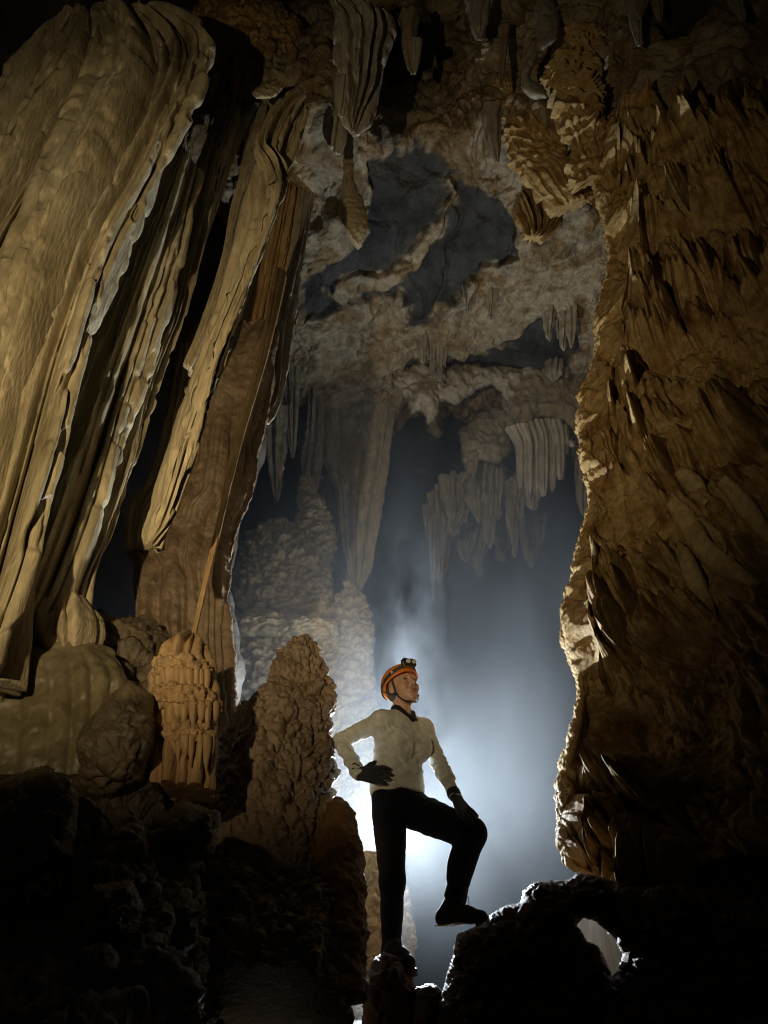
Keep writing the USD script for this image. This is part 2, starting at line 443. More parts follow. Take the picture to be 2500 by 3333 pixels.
def ceil_disp(P, N, U, V):
    s = survey(P)
    s = s + np.stack([38 * n3(P, 1.7, 20, 4), 38 * n3(P, 1.7, 21, 4)], -1) + np.stack([14 * n3(P, 7, 25, 3), 14 * n3(P, 7, 26, 3)], -1)
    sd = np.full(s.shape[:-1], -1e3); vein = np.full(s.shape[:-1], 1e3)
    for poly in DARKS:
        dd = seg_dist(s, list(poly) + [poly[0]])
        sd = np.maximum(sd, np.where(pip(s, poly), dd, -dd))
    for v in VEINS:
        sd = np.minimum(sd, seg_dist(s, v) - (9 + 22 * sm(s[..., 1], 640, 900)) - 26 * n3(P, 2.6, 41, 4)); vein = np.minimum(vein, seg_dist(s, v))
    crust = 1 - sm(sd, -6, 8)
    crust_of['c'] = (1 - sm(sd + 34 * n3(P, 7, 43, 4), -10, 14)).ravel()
    knob = 1 - sm(sd, -140, 10)
    lump, _ = lumps(P, .45, 22, (1, 1, .8)); l2, _ = lumps(P, .16, 23); l3, _ = lumps(P, .07, 24)
    hole = sm(n3(P, 1.15, 27, 3), .12, .45)
    rgh = .035 * n3(P, 5, 36, 5) + .05 * (.5 - np.abs(n3(P, 2.6, 37, 4)) * 1.6) - .05 * sm(n3(P, 6, 38, 3), .2, .5)
    big = .34 * n3(P, .55, 28, 3) + .24 * n3(P, 1.3, 33, 3) + .16 * (.5 - np.abs(n3(P * [1, 1.6, 1], .9, 39, 3)) * 2)
    knob = .45 + .55 * knob
    h = crust * (.17 - .10 * sm(-vein, -60, -25) + .05 * sm(sd, -60, -5) + 1.5 * rgh) + crust * knob * (.13 * (lump - .4) + .05 * (l2 - .4) + .02 * (l3 - .4) - .38 * hole + .04 * n3(P, 6, 29, 4))
    return N * (h + (big - .02) * knob + (1 - crust) * (.16 * (.5 - np.abs(n3(P * [1, .5, 1], 1.0, 30, 4)) * 1.8) + .07 * n3(P, 3.0, 35, 5) - .06 * np.exp(-(n3(P * [1, .6, 1], 1.5, 42, 3) / .05) ** 2)))[..., None]


CG = RectBivariateSpline([q[0] for q in rows], colsx, [[Y + b * (Y / 6) + recess(x, y) for x, b in zip(colsx, bow)] for y, Y in rows])
ceil_y = lambda x, y: float(CG(y, x)[0, 0])
cm, _ = patch(ctrl, 480, 450, ceil_disp)
one('cave_ceiling', cm, M_ceil, 'vaulted cave ceiling of knobbly pale crust over bare blue-grey limestone', 'ceiling', kind='structure', attr={'crust': crust_of['c']})

# wall behind the curtains, and the slope of rubble under them
lw = [[at(np.interp(y, [300, 1000, 1400, 2200], [1010, 900, 810, 715]) - 8, y, 7.0), at(np.interp(y, [300, 1000, 1400, 2200], [1010, 900, 810, 715]) - 30, y, 6.4), at(600, y, 6.9), at(450, y, 7.0), at(100, y, 7.2), at(-400, y, 6.6), at(-1100, y, 5.4)] for y in (-900, -300, 300, 800, 1300, 1800, 2300, 2800, 3500)]
lm, _ = patch(lw, 130, 150, lambda P, N, U, V: N * (.35 * n3(P, .8, 51, 4) + .1 * n3(P, 3, 52, 3))[..., None])
one('wall_left', lm, M_shell, 'dark rock wall behind the curtains and columns', 'cave wall', kind='structure')
sl = [[at(-900, y, Y - .6), at(-300, y, Y - .1), at(100, y, Y), at(400, y, Y), at(540, y + 90, Y + .1), at(630, y + 330, Y + .3), at(735, y + 700, Y + .4)] for y, Y in ((2020, 4.6), (2140, 4.2), (2300, 3.9), (2500, 3.65), (2750, 3.3), (3050, 2.9), (3400, 2.4), (3900, 1.7))]
sm0, _ = patch(sl, 200, 250, lambda P, N, U, V: N * (.16 * n3(P, 1.3, 55, 3) + d_lump(.30, .10, 56)(P) + d_lump(.11, .035, 58)(P) + .02 * n3(P, 9, 59, 3))[..., None])
one('rubble_slope', sm0, M_dark, 'dark lumpy flowstone slope below the curtains', 'ground', kind='structure')

# ---------------------------------------------------------------- left: curtains and columns
one('flowstone_curtain', slab([(240, 75), (20, 330), (-160, 640), (-300, 1000), (-480, 1500), (-560, 1900)], [(330, 60), (372, 150), (215, 470), (25, 790), (-130, 1130), (-240, 1600)],
    [3.75, 3.6, 3.5, 3.45, 3.4, 3.4], .55, 420, 260, d_curtain(101)), M_curtain,
    'broad olive flowstone curtain cut off by the left edge, left of the rusty recess', 'flowstone curtain')
one('flowstone_curtain', slab([(360, 40), (255, 330), (150, 620), (60, 900), (-30, 1250), (-160, 1800), (-260, 2250)], [(500, 55), (640, 190), (540, 520), (380, 840), (245, 1130), (110, 1600), (-20, 2200)],
    [3.7, 3.5, 3.4, 3.35, 3.3, 3.3, 3.3], .5, 620, 330, d_curtain(102)), M_curtain,
    'largest tan fluted flowstone curtain with a domed top, in front of the dark gaps', 'flowstone curtain')
one('flowstone_curtain', slab([(330, 160), (160, 480), (-60, 900), (-250, 1400)], [(440, 130), (400, 480), (260, 900), (60, 1400)], [4.0, 3.95, 3.9, 3.85], .35, 240, 140, d_curtain(103, .8)), M_red,
    'rusty red flowstone recessed between the two big tan curtains', 'flowstone curtain')
one('flowstone_curtain', slab([(560, 520), (400, 850), (230, 1250), (40, 1700), (-60, 2100)], [(640, 560), (520, 1000), (405, 1360), (300, 1660), (130, 2080)], [4.25, 4.15, 4.05, 3.9, 3.75], .4, 360, 200, d_curtain(104, .8, 1.5)), M_curtain,
    'dim finely fluted curtain below the edge of the largest curtain', 'flowstone curtain')
col = thing('flowstone_column', 'slender tan column swelling onto a rounded ribbed foot, left of the black gap', 'column')
obj('shaft', slab([(690, 480), (610, 760), (520, 1050), (470, 1180), (400, 1400), (330, 1560), (250, 1800), (180, 1960), (160, 2060)], [(720, 500), (665, 780), (590, 1050), (540, 1180), (475, 1390), (445, 1500), (372, 1720), (310, 1900), (300, 2060)],
    [4.9, 4.7, 4.5, 4.45, 4.35, 4.25, 4.1, 4.0, 3.95], .8, 420, 130, d_blade(111, 1.5)), M_blade, col)
obj('foot', slab([(185, 1915), (135, 1975), (118, 2060), (150, 2130)], [(255, 1925), (300, 1985), (312, 2065), (290, 2130)], [3.9, 3.85, 3.8, 3.8], .9, 130, 170,
    lambda s, l, P: .03 * (bil(s * 22, l * .6, 3, seed=113) - .4) * sm(l, .05, .2) + .03 * n3(P, 6, 114, 4)), M_blade, col)

b = 0
for L, R, Y, mat, lab in [
    ([(752, 300), (640, 560), (540, 860), (455, 1093), (395, 1290)], [(768, 315), (672, 570), (570, 880), (480, 1110), (420, 1300)], [5.3, 5.0, 4.8, 4.7, 4.6], M_blade, 'thin dim blade furthest left of the four thin calcite blades'),
    ([(775, 350), (690, 560), (600, 830), (500, 1100), (440, 1330)], [(798, 370), (722, 580), (634, 850), (545, 1110), (480, 1330)], [5.2, 4.95, 4.8, 4.65, 4.55], M_blade, 'thin calcite blade with a second groove, next right of the dimmest blade'),
    ([(842, 350), (768, 620), (742, 800), (650, 1080), (600, 1200)], [(868, 345), (812, 620), (768, 830), (700, 1090), (640, 1220)], [5.0, 4.8, 4.7, 4.55, 4.5], M_blade, 'narrow knobbly calcite blade left of the blade with the white rim'),
]:
    one('calcite_blade', slab(L, R, Y, 1.1, 300, 80, d_blade(120 + b, 1.0)), mat, lab, 'calcite blade'); b += 1
one('calcite_blade', slab([(960, 320), (850, 500), (782, 780), (692, 1100), (610, 1330), (520, 1620), (476, 1780)], [(1000, 330), (925, 520), (880, 660), (780, 960), (705, 1160), (622, 1440), (525, 1790)],
    [3.75, 3.66, 3.6, 3.56, 3.52, 3.5, 3.5], 1.3, 620, 120, d_blade(130, 1.3)), M_blade, 'long tan calcite blade with a bright white rim running down its right edge', 'calcite blade')
one('calcite_blade', slab([(965, 420), (900, 640), (840, 900), (770, 1200), (690, 1500), (650, 1750)], [(985, 480), (945, 800), (905, 1000), (850, 1330), (800, 1600), (760, 1800)],
    [5.9, 5.85, 5.8, 5.7, 5.5, 5.35], .3, 340, 130, d_blade(131, 1.0)), M_orange, 'smooth brown calcite blade right of the white-rimmed blade', 'calcite blade')
one('calcite_blade', slab([(1010, 420), (960, 760), (890, 1080), (870, 1300), (858, 1370)], [(1045, 470), (1000, 760), (942, 1100), (910, 1290), (866, 1378)],
    [5.9, 5.8, 5.7, 5.6, 5.5], .6, 360, 110, d_blade(132, 1.5)), M_stal, 'greyish fluted calcite blade with a rough crusty face ending in a blunt tip', 'calcite blade')
one('stalactite', slab([(905, 880), (850, 1100), (745, 1500), (690, 1760), (630, 2040), (612, 2130)], [(930, 890), (885, 1100), (775, 1480), (712, 1760), (645, 2040), (622, 2134)],
    [4.5, 4.4, 4.25, 4.15, 4.05, 4.0], 1.2, 420, 60, d_blade(133, .5)), M_orange, 'long orange ribbon stalactite tapering to a point above the dripping pedestal', 'stalactite')

col = thing('flowstone_column', 'massive brown column with stepped ragged left side behind the orange ribbon', 'column')
obj('shaft', slab([(640, 1060), (585, 1110), (560, 1300), (490, 1590), (440, 1640), (425, 1800), (450, 1850), (440, 1980), (455, 2190), (470, 2420)], [(900, 1080), (890, 1180), (842, 1390), (800, 1620), (770, 1720), (745, 1860), (742, 1950), (740, 2100), (742, 2260), (750, 2420)],
    [5.5, 5.45, 5.38, 5.28, 5.25, 5.18, 5.12, 5.08, 5.0, 5.0], .34, 520, 280,
    lambda s, l, P: .05 * (bil(s * 7, l * .5, 1, seed=141) - .5) + .022 * (bil(s * 22, l * 1.6, 1, seed=142) - .5) + .018 * n3(P, 14, 143, 4) + .05 * n3(P, 2.2, 144, 3)), M_brownlump, col)
obj('left_flange', slab([(590, 1125), (545, 1350), (482, 1585), (425, 1660), (415, 1790)], [(632, 1130), (600, 1350), (535, 1590), (500, 1700), (488, 1800)], [5.3, 5.22, 5.12, 5.07, 5.0], .6, 240, 80, d_blade(145, 1.2)), M_blade, col)
# dripping pedestal: three tiers of orange flowstone with hanging drips
ped = thing('flowstone_pedestal', 'orange flowstone pedestal of three tiers hung with small drips', 'flowstone')
obj('core', slab([(600, 2080), (520, 2150), (488, 2330), (475, 2480), (470, 2580)], [(650, 2075), (690, 2150), (708, 2330), (700, 2460), (690, 2580)], [4.0, 3.9, 3.84, 3.8, 3.78], .8, 200, 170, lambda s, l, P: .05 * flute(s, l, 14, 151) + .03 * n3(P, 8, 152, 4) - .02), M_orange, ped)
for ti, (y0, xa, xb, y1) in enumerate([(2170, 500, 690, 2225), (2270, 490, 712, 2330), (2385, 505, 700, 2440)]):
    obj('tier', slab([(xa + 50, y0 - 25), (xa, y0 + 10), (xa + 10, y1 - 12), (xa + 40, y1)], [(xb - 50, y0 - 25), (xb, y0 + 12), (xb - 8, y1 - 10), (xb - 40, y1)], 3.82 - .03 * ti, .9, 60, 130, d_drip(.06, .035, 153 + ti)), M_orange, ped)
    for k in range(9):
        x = xa + 18 + (xb - xa - 30) * (k + rng.uniform(-.3, .3)) / 8
        ln = rng.uniform(15, 60) * (1.3 if ti == 2 else 1)
        w = rng.uniform(10, 18)
        o = math.sqrt(max(0, 1 - ((x - (xa + xb) / 2) / ((xb - xa) / 2)) ** 2))
        obj('drip', slab([(x - w, y1 - 45), (x - w * .9, y1 - 10), (x - w * .6, y1 + ln * .5), (x - 2, y1 + ln)], [(x + w, y1 - 45), (x + w * .9, y1 - 10), (x + w * .5, y1 + ln * .5), (x + 1, y1 + ln)], 3.86 - .03 * ti - .15 * o, 1.2, 18, 14, lambda s, l, P: .01 * n3(P, 20, 159, 2)), M_orange, ped)

# hanging orange draperies on the dark ledge at the upper left
led = thing('rock_ledge', 'brown overhanging ledge fringed with orange draperies above the thin blades', 'rock ledge')
obj('brow', slab([(640, 60), (650, 130), (690, 200), (760, 260)], [(930, 40), (985, 110), (990, 210), (930, 285)], [5.8, 5.6, 5.5, 5.6], .5, 150, 190, d_drip(.16, .10, 161)), M_wall, led)
for k in range(26):
    x = 670 + 320 * rng.random(); y = 110 + 120 * rng.random() + .1 * (x - 670)
    ln, w = rng.uniform(50, 130), rng.uniform(7, 13)
    dx = -.35 * ln * rng.uniform(.4, 1.2)
    obj('drapery', slab([(x - w, y), (x - w * .7 + dx * .5, y + ln * .5), (x + dx - 1, y + ln)], [(x + w, y + 4), (x + w * .8 + dx * .5, y + ln * .55), (x + dx + 1, y + ln + 2)], 5.3 - .2 * rng.random(), 1.3, 18, 14), M_wall, led)
one('hanging_rock', inflate([(815, 300), (850, 270), (905, 255), (925, 290), (900, 318), (870, 325), (835, 322)], 4.35, .12, disp=d_lump(.08, .03, 165), rim=26, step=3), M_lump, 'small rounded knob hanging under the fringed ledge', 'rock knob')

# top middle: the big pendant
one('stalactite', slab([(1085, 30), (1088, 90), (1092, 200), (1100, 300), (1120, 370), (1148, 430)], [(1235, 40), (1262, 90), (1235, 190), (1215, 290), (1188, 370), (1156, 440)], [4.1, 4.1, 4.1, 4.08, 4.05, 4.05], .6, 220, 150, d_blade(171, 2.0)), M_stal,
    'big fluted tan stalactite with two tips hanging near the top centre', 'stalactite')
one('stalactite', slab([(1085, 260), (1086, 320), (1100, 372)], [(1130, 255), (1128, 320), (1112, 378)], 4.02, .8, 60, 40, d_blade(172, .7)), M_stal, 'short side tip left of the big fluted stalactite at the top', 'stalactite')
one('stalactite', slab([(1060, 370), (1052, 420), (1075, 480)], [(1115, 372), (1120, 430), (1098, 500)], 4.7, .8, 70, 60, d_blade(173, 1)), M_stal, 'stubby knob under the big fluted stalactite', 'stalactite')
one('stalactite', slab([(1120, 420), (1118, 560), (1110, 720), (1120, 745)], [(1150, 420), (1150, 560), (1200, 740), (1160, 800)], 5.2, .7, 120, 60, d_lump(.1, .05, 174)), M_lump, 'knobbly ochre pendant against the blue-grey limestone', 'stalactite')

# ---------------------------------------------------------------- background left: pale massif with its column and drapery
def d_cauli(seed, amp=1.0):
    def d(s, l=None, P=None):
        P = s if P is None else P
        a, _ = lumps(P, .30, seed, (1, 1, .55)); b_, _ = lumps(P, .115, seed + 1, (1, 1, .8)); c, _ = lumps(P, .05, seed + 2)
        return amp * (.08 * (a - .5) + .07 * (b_ - .5) + .03 * (c - .5) + .06 * n3(P, 2, seed + 3, 2))
    return d


mas = thing('stalagmite', 'pale knobbly stalagmite massif rising in the mist behind the caver', 'stalagmite')
obj('spire', slab([(985, 1545), (975, 1600), (970, 1660), (965, 1720), (975, 1800), (960, 1900), (940, 2000)], [(1010, 1545), (1028, 1600), (1062, 1650), (1082, 1745), (1078, 1800), (1080, 1960), (1085, 2060)], [8.6, 8.6, 8.5, 8.5, 8.4, 8.3, 8.2], .9, 330, 150, d_cauli(201, .8)), M_far, mas)
obj('shoulder', slab([(880, 1700), (790, 1780), (750, 1900), (735, 2000), (700, 2200), (690, 2500), (690, 2950)], [(960, 1710), (1040, 1800), (1075, 1950), (1090, 2050), (1110, 2200), (1130, 2500), (1150, 2950)], [8.4, 8.3, 8.2, 8.1, 8.05, 8.0, 7.9], .55, 460, 280, d_cauli(205)), M_far, mas)
obj('bulge', slab([(1130, 1900), (1080, 1980), (1060, 2120), (1050, 2300), (1050, 2600), (1070, 3150)], [(1170, 1920), (1200, 2000), (1212, 2080), (1215, 2300), (1225, 2500), (1290, 3150)], [8.3, 8.2, 8.1, 8.05, 8.0, 7.9], .8, 420, 190, d_cauli(209, .8)), M_far, mas)
for i, (x, y, w, h) in enumerate([(850, 2060, 130, 60), (985, 2065, 120, 55)]):
    obj('rim', slab([(x - w * .4, y - h), (x - w, y), (x - w * .8, y + h * .6)], [(x + w * .4, y - h), (x + w, y), (x + w * .8, y + h * .6)] , 7.85, .8, 70, 130, d_cauli(213 + i, .6)), M_far, mas)
one('flowstone_drapery', slab([(1045, 1210), (1052, 1300), (1060, 1480), (1085, 1540), (1105, 1600), (1115, 1740), (1140, 1860), (1152, 1925)], [(1275, 1215), (1268, 1320), (1250, 1450), (1235, 1560), (1215, 1680), (1195, 1780), (1178, 1880), (1160, 1935)], [9.2, 9.1, 9.0, 8.9, 8.8, 8.75, 8.7, 8.7], .3, 420, 220,
    lambda s, l, P: .10 * (bil(s * 3.2, l * .1, 1, seed=221) - .4) + .05 * (bil(s * 9, l * .25, 1, seed=222) - .4) + .02 * n3(P, 7, 223, 3)), M_stal, 'wide pale drapery hanging to a single point above the massif', 'drapery')
one('flowstone_drapery', slab([(1040, 1560), (1055, 1700), (1070, 1820), (1110, 1880)], [(1125, 1540), (1135, 1700), (1140, 1850), (1130, 1895)], [9.3, 9.2, 9.1, 9.1], .3, 160, 90, d_blade(225, 2)), M_stal, 'shadowed drapery tucked behind the knobbly spire', 'drapery')
one('flowstone_column', slab([(990, 1130), (1005, 1260), (1000, 1400), (985, 1500), (982, 1580)], [(1080, 1130), (1060, 1260), (1052, 1400), (1046, 1500), (1025, 1590)], 8.8, .9, 260, 100, d_blade(228, 2)), M_stal, 'grey column joining the ceiling to the knobbly spire', 'column')
for i, (x, y0, w, ln, lab) in enumerate([(955, 1160, 30, 330, 'left one of the two dim stalactites behind the greyish blade'), (900, 1330, 45, 300, 'wide dim stalactite beside the massive brown column')]):
    one('stalactite', slab([(x - w, y0), (x - w * .8, y0 + ln * .5), (x - 4, y0 + ln)], [(x + w, y0), (x + w * .7, y0 + ln * .5), (x + 4, y0 + ln)], 8.4, .8, 160, 60, d_blade(230 + i, 1.6)), M_stal, lab, 'stalactite')

# ---------------------------------------------------------------- far ceiling: hanging stalactites fading into the mist
far_rock = [
    ([(1270, 1180), (1330, 1170), (1560, 1180), (1640, 1240), (1560, 1270), (1480, 1330), (1440, 1310), (1420, 1370), (1392, 1388), (1370, 1340), (1330, 1360), (1320, 1300), (1270, 1240)], 8.6, .3, 'pale ragged boss ending in a point under the far ceiling'),
    ([(1560, 1200), (1700, 1150), (1850, 1150), (1905, 1250), (1905, 1400), (1880, 1440), (1840, 1380), (1760, 1360), (1700, 1420), (1640, 1300)], 8.5, .3, 'dark rock boss above the organ-pipe drapery'),
    ([(1490, 1400), (1560, 1340), (1640, 1310), (1680, 1360), (1670, 1470), (1630, 1520), (1560, 1500), (1545, 1545), (1520, 1545), (1500, 1500)], 9.4, .35, 'grey boss in the mist left of the organ-pipe drapery'),
]
for i, (poly, Y, th, lab) in enumerate(far_rock):
    one('rock_boss', inflate(poly, Y, th, disp=lambda P, i=i: d_lump(.34, .10, 300 + 5 * i, (1, 1, 2.2), .25)(P) + d_rough(.05, 3, 307 + i)(P), rim=70, step=3.5), M_stal, lab, 'rock boss')
# organ-pipe drapery
pipes = thing('organ_pipe_drapery', 'row of organ-pipe stalactites fused into one hanging comb at the right', 'drapery')
px = [1695, 1722, 1748, 1772, 1800, 1826, 1848]; tip = [1590, 1618, 1612, 1616, 1600, 1560, 1480]; top = [1400, 1390, 1385, 1375, 1370, 1372, 1390]
for i in range(7):
    obj('pipe', slab([(px[i] - 30 - (6 - i) * 4, top[i]), (px[i] - 20, top[i] + 60), (px[i] - 14, tip[i] - 40), (px[i] - 6, tip[i])], [(px[i] + 4, top[i]), (px[i] + 14, top[i] + 60), (px[i] + 12, tip[i] - 40), (px[i] + 4, tip[i])], 8.15 - .04 * (i % 2), 1, 130, 44, d_blade(320 + i, 1.0)), M_stal, pipes)
stal = [  # x top, y top, y tip, half width, distance
    (1800, 1190, 1240, 22, 7.9), (1380, 1120, 1180, 16, 7.7), (1410, 1130, 1225, 14, 7.7), (1432, 1130, 1240, 13, 7.75), (1448, 1130, 1190, 10, 7.8), (1520, 960, 1010, 24, 6.6), (1600, 960, 1040, 18, 6.7),
    (1680, 1270, 1430, 40, 8.1), (1720, 1240, 1330, 22, 8.0), (1745, 1240, 1345, 18, 8.0), (1800, 1260, 1370, 26, 8.0), (1860, 1300, 1450, 30, 8.0), (1790, 1000, 1110, 22, 6.9), (1835, 1010, 1140, 22, 7.0), (1860, 1000, 1130, 20, 6.9), (1815, 1020, 1100, 14, 6.9),
    (1430, 1640, 1900, 38, 10.5), (1412, 1720, 1960, 22, 10.4), (1455, 1700, 1850, 22, 10.6), (1480, 1600, 1740, 40, 10.2), (1520, 1600, 1700, 40, 10.2), (1560, 1560, 1700, 36, 10.0), (1595, 1560, 1785, 28, 10.0), (1622, 1560, 1690, 24, 10.0),
    (1675, 1600, 1815, 26, 9.6), (1690, 1600, 1690, 30, 9.6), (1740, 1620, 1660, 24, 9.3), (1540, 1460, 1560, 20, 9.3), (1520, 1700, 1830, 40, 11.5), (1560, 1700, 1880, 46, 11.8), (1640, 1720, 1830, 40, 11.8), (1730, 1720, 1850, 45, 12.0), (1395, 1690, 1760, 20, 10.7), (1900, 1500, 1680, 34, 7.4), (1880, 1440, 1560, 26, 7.3)]
words = ['small nub under the rock boss above the organ-pipe drapery', 'leftmost of the four little straws under the ceiling crust', 'second of the four little straws under the ceiling crust', 'longest of the four little straws under the ceiling crust', 'rightmost of the four little straws under the ceiling crust',
         'broad stub on the crust below the blue-grey limestone', 'short stub right of the broad one below the blue-grey limestone', 'thick cone left of the organ-pipe drapery', 'short cone left behind the organ-pipe drapery', 'short cone right behind the organ-pipe drapery', 'stout cone above the middle of the organ-pipe drapery', 'long cone right of the organ-pipe drapery',
         'left one of the cluster high beside the right wall', 'middle one of the cluster high beside the right wall', 'right one of the cluster high beside the right wall', 'shortest one of the cluster high beside the right wall',
         'large misty cone at the left end of the farthest row', 'lowest and thinnest tip at the left end of the farthest row', 'misty tip just right of the lowest tip in the farthest row', 'broad misty stub in the left half of the farthest row', 'broad misty stub at the centre of the farthest row', 'misty cone right of the centre of the farthest row', 'long slim misty stalactite in the right half of the farthest row', 'short misty tip beside the long slim one in the farthest row',
         'long misty stalactite standing alone at the right of the farthest row', 'short misty stub beside the lone long stalactite', 'small misty stub below the organ-pipe drapery', 'small grey tip under the boss left of the organ-pipe drapery', 'faint ghostly cone behind the left of the farthest row', 'faint ghostly cone behind the centre of the farthest row', 'faint ghostly cone behind the right of the farthest row', 'faintest cone, farthest right in the mist', 'thin misty tip on the left flank of the farthest row', 'large dim cone hugging the edge of the right wall', 'dim cone above the large one at the edge of the right wall']
for i, (x, y0, y1, w, Y) in enumerate(stal):
    ln = y1 - y0
    j = rng.uniform(-.2, .2, 4) * w
    misty = Y > 9.2
    Y = min(ceil_y(x, y0) - .12, Y + 1.5) if not misty else Y
    one('stalactite', slab([(x - w * 1.1, y0 - 40), (x - w, y0), (x - w * .72 + j[0], y0 + ln * .45), (x - w * .4 + j[1], y0 + ln * .8), (x - 2, y1)], [(x + w * 1.1, y0 - 40), (x + w, y0), (x + w * .62 + j[2], y0 + ln * .45), (x + w * .32 + j[1], y0 + ln * .8), (x + 2, y1 + 2)], Y, .9, 110, 46,
        lambda s, l, P, i=i: d_blade(340 + i, 1.6)(s, l, P) + .05 * n3(P, 4, 345 + i, 2)), M_stal,
        words[i], 'stalactite', group='stalactites fading into the mist' if misty else 'small stalactites on the ceiling')
one('rock_boss', inflate([(1380, 1640), (1430, 1590), (1500, 1540), (1600, 1500), (1700, 1540), (1740, 1620), (1660, 1650), (1560, 1620), (1470, 1680), (1440, 1760), (1400, 1760)], 10.9, .6, disp=lambda P: d_lump(.34, .12, 370, (1, 1, 2.2), .25)(P) + d_rough(.05, 3, 377)(P), rim=70), M_stal, 'long misty boss that carries the farthest stalactites', 'rock boss')

# ---------------------------------------------------------------- upper right: pale blob, ribbed draperies, small pendants
one('hanging_rock', inflate([(1760, -60), (1800, -20), (1825, 60), (1815, 130), (1790, 150), (1750, 190), (1730, 250), (1770, 280), (1790, 320), (1740, 330), (1700, 300), (1690, 240), (1715, 190), (1740, 150), (1745, 100), (1740, 20)], 4.15, .22, disp=d_rough(.03, 3, 401), rim=50), M_stal,
    'smooth lavender-grey limestone tongue at the top right', 'rock knob')
def d_ribs(seed, f, amp, slant):
    def d(s, l, P):
        x = l * f + s * slant + 2.4 * n3(P, 1.5, seed, 3)
        k = np.floor(x); fr = x - k
        on = .55 + .45 * np.sin(k * 12.9 + seed)
        return amp * ((fr ** 1.6) * (1 - sm(fr, .86, 1.0)) * on * 1.3 - .3) + .3 * amp * (bil(s * 16, x * .8, 1, seed=seed + 1) - .4) + .35 * amp * n3(P, 5, seed + 2, 3)
    return d


one('ribbed_drapery', slab([(1900, -80), (1850, 60), (1800, 200), (1790, 330), (1840, 450), (1890, 600)], [(2030, -80), (2020, 90), (1935, 210), (1930, 330), (1975, 430), (1985, 560)], [4.4, 4.4, 4.5, 4.55, 4.65, 4.8], .6, 420, 150, d_ribs(404, 6.5, .15, 1.5)), M_wall,
    'brown drapery of many overlapping ribs curving down from the top right', 'drapery')
one('ribbed_drapery', slab([(1600, 260), (1620, 360), (1660, 470), (1720, 600), (1800, 690)], [(1690, 250), (1770, 370), (1830, 480), (1880, 590), (1900, 660)], [5.0, 4.95, 5.0, 5.1, 5.2], .5, 260, 120, d_ribs(440, 6.0, .10, 3.0)), M_wall,
    'paler ribbed drapery on the ceiling below the lavender-grey tongue', 'drapery')
one('rock_slab', inflate([(1740, 520), (1850, 540), (1950, 600), (1945, 680), (1880, 655), (1800, 620)], 5.25, .16, disp=d_rough(.10, 3.5, 461), rim=50), M_wall, 'smooth ochre slab tilted under the ceiling beside the right wall', 'rock slab')
one('ribbed_drapery', slab([(1680, 660), (1690, 700), (1715, 745), (1722, 772)], [(1800, 650), (1830, 700), (1800, 745), (1760, 780)], 5.75, .35, 120, 110, d_blade(463, 2.4)), M_wall, 'short ochre drapery stub with vertical grooves on the ceiling', 'drapery')
for i, (x, y0, y1, w, Y, dx) in enumerate([(1600, 400, 530, 30, 4.9, 20), (1640, 130, 290, 14, 4.3, -10), (2060, 20, 150, 20, 4.0, 20), (2100, -20, 60, 22, 3.9, -15), (2380, -30, 65, 22, 3.6, 40), (2130, -60, 70, 24, 3.9, 20), (1560, 20, 130, 34, 4.2, 0), (1330, 90, 240, 26, 4.4, 10), (1350, 180, 240, 18, 4.4, 0)]):
    one('stalactite', slab([(x - w * 1.4, y0 - 40), (x - w, y0), (x - w * .8 + dx * .5, y0 + (y1 - y0) * .5), (x + dx - 3, y1)], [(x + w * 1.4, y0 - 40), (x + w, y0), (x + w * .7 + dx * .5, y0 + (y1 - y0) * .5), (x + dx + 3, y1)], Y, .9, 70, 40, d_blade(470 + i, 1)), [M_stal, M_lump][i % 2],
        ['smooth tan pendant on the crust above the blue-grey limestone', 'thin pale pendant left of the lavender-grey tongue', 'tan pendant right of the ribbed drapery at the top', 'upper pendant near the top right', 'pale pendant nearest the top right corner', 'short pendant cut off by the top edge', 'ochre pendant at the top left of the lavender-grey tongue', 'ochre pendant right of the big fluted stalactite', 'small nub right of the big fluted stalactite'][i], 'stalactite')

# ---------------------------------------------------------------- right wall of shell-like folds
EDGE = [(330, 2080), (430, 1935), (560, 1935), (680, 1962), (800, 1990), (880, 1995), (960, 1968), (1060, 1955), (1180, 1952), (1240, 1920), (1330, 1900), (1450, 1902), (1560, 1922), (1660, 1928), (1740, 1895), (1820, 1890), (1900, 1868), (2000, 1842), (2090, 1845), (2160, 1878), (2210, 1892),
        (2260, 1885), (2350, 1875), (2450, 1850), (2530, 1832), (2620, 1838), (2720, 1832), (2790, 1852), (2860, 1905), (2930, 2090), (3000, 2130), (3500, 2140)]
ey, ex = np.array(EDGE, float).T
ry = np.linspace(330, 3500, 34)
cx = np.array([0, 60, 140, 240, 360, 500, 650, 850])
ctrl = []
for y in ry:
    e = np.interp(y, ey, ex)
    Ye = np.interp(y, [330, 1000, 2000, 2800, 3500], [4.7, 4.9, 5.0, 4.9, 4.6])
    dY = np.array([0, .03, .09, .2, .36, .55, .8, 1.1])
    bend = .25 * math.sin(y / 330.0) + .18 * math.sin(y / 150.0 + 1)
    r = [at(e - 10, y, Ye + 2.2) + np.array([1.3, 0, 0]), at(e + 10, y, Ye + .9) + np.array([.28, 0, 0]), at(e + 4, y, Ye + .25)]
    r += [at(e + c, y, Ye - d * (1 + .15 * bend)) for c, d in zip(cx, dY)]
    ctrl.append(r)


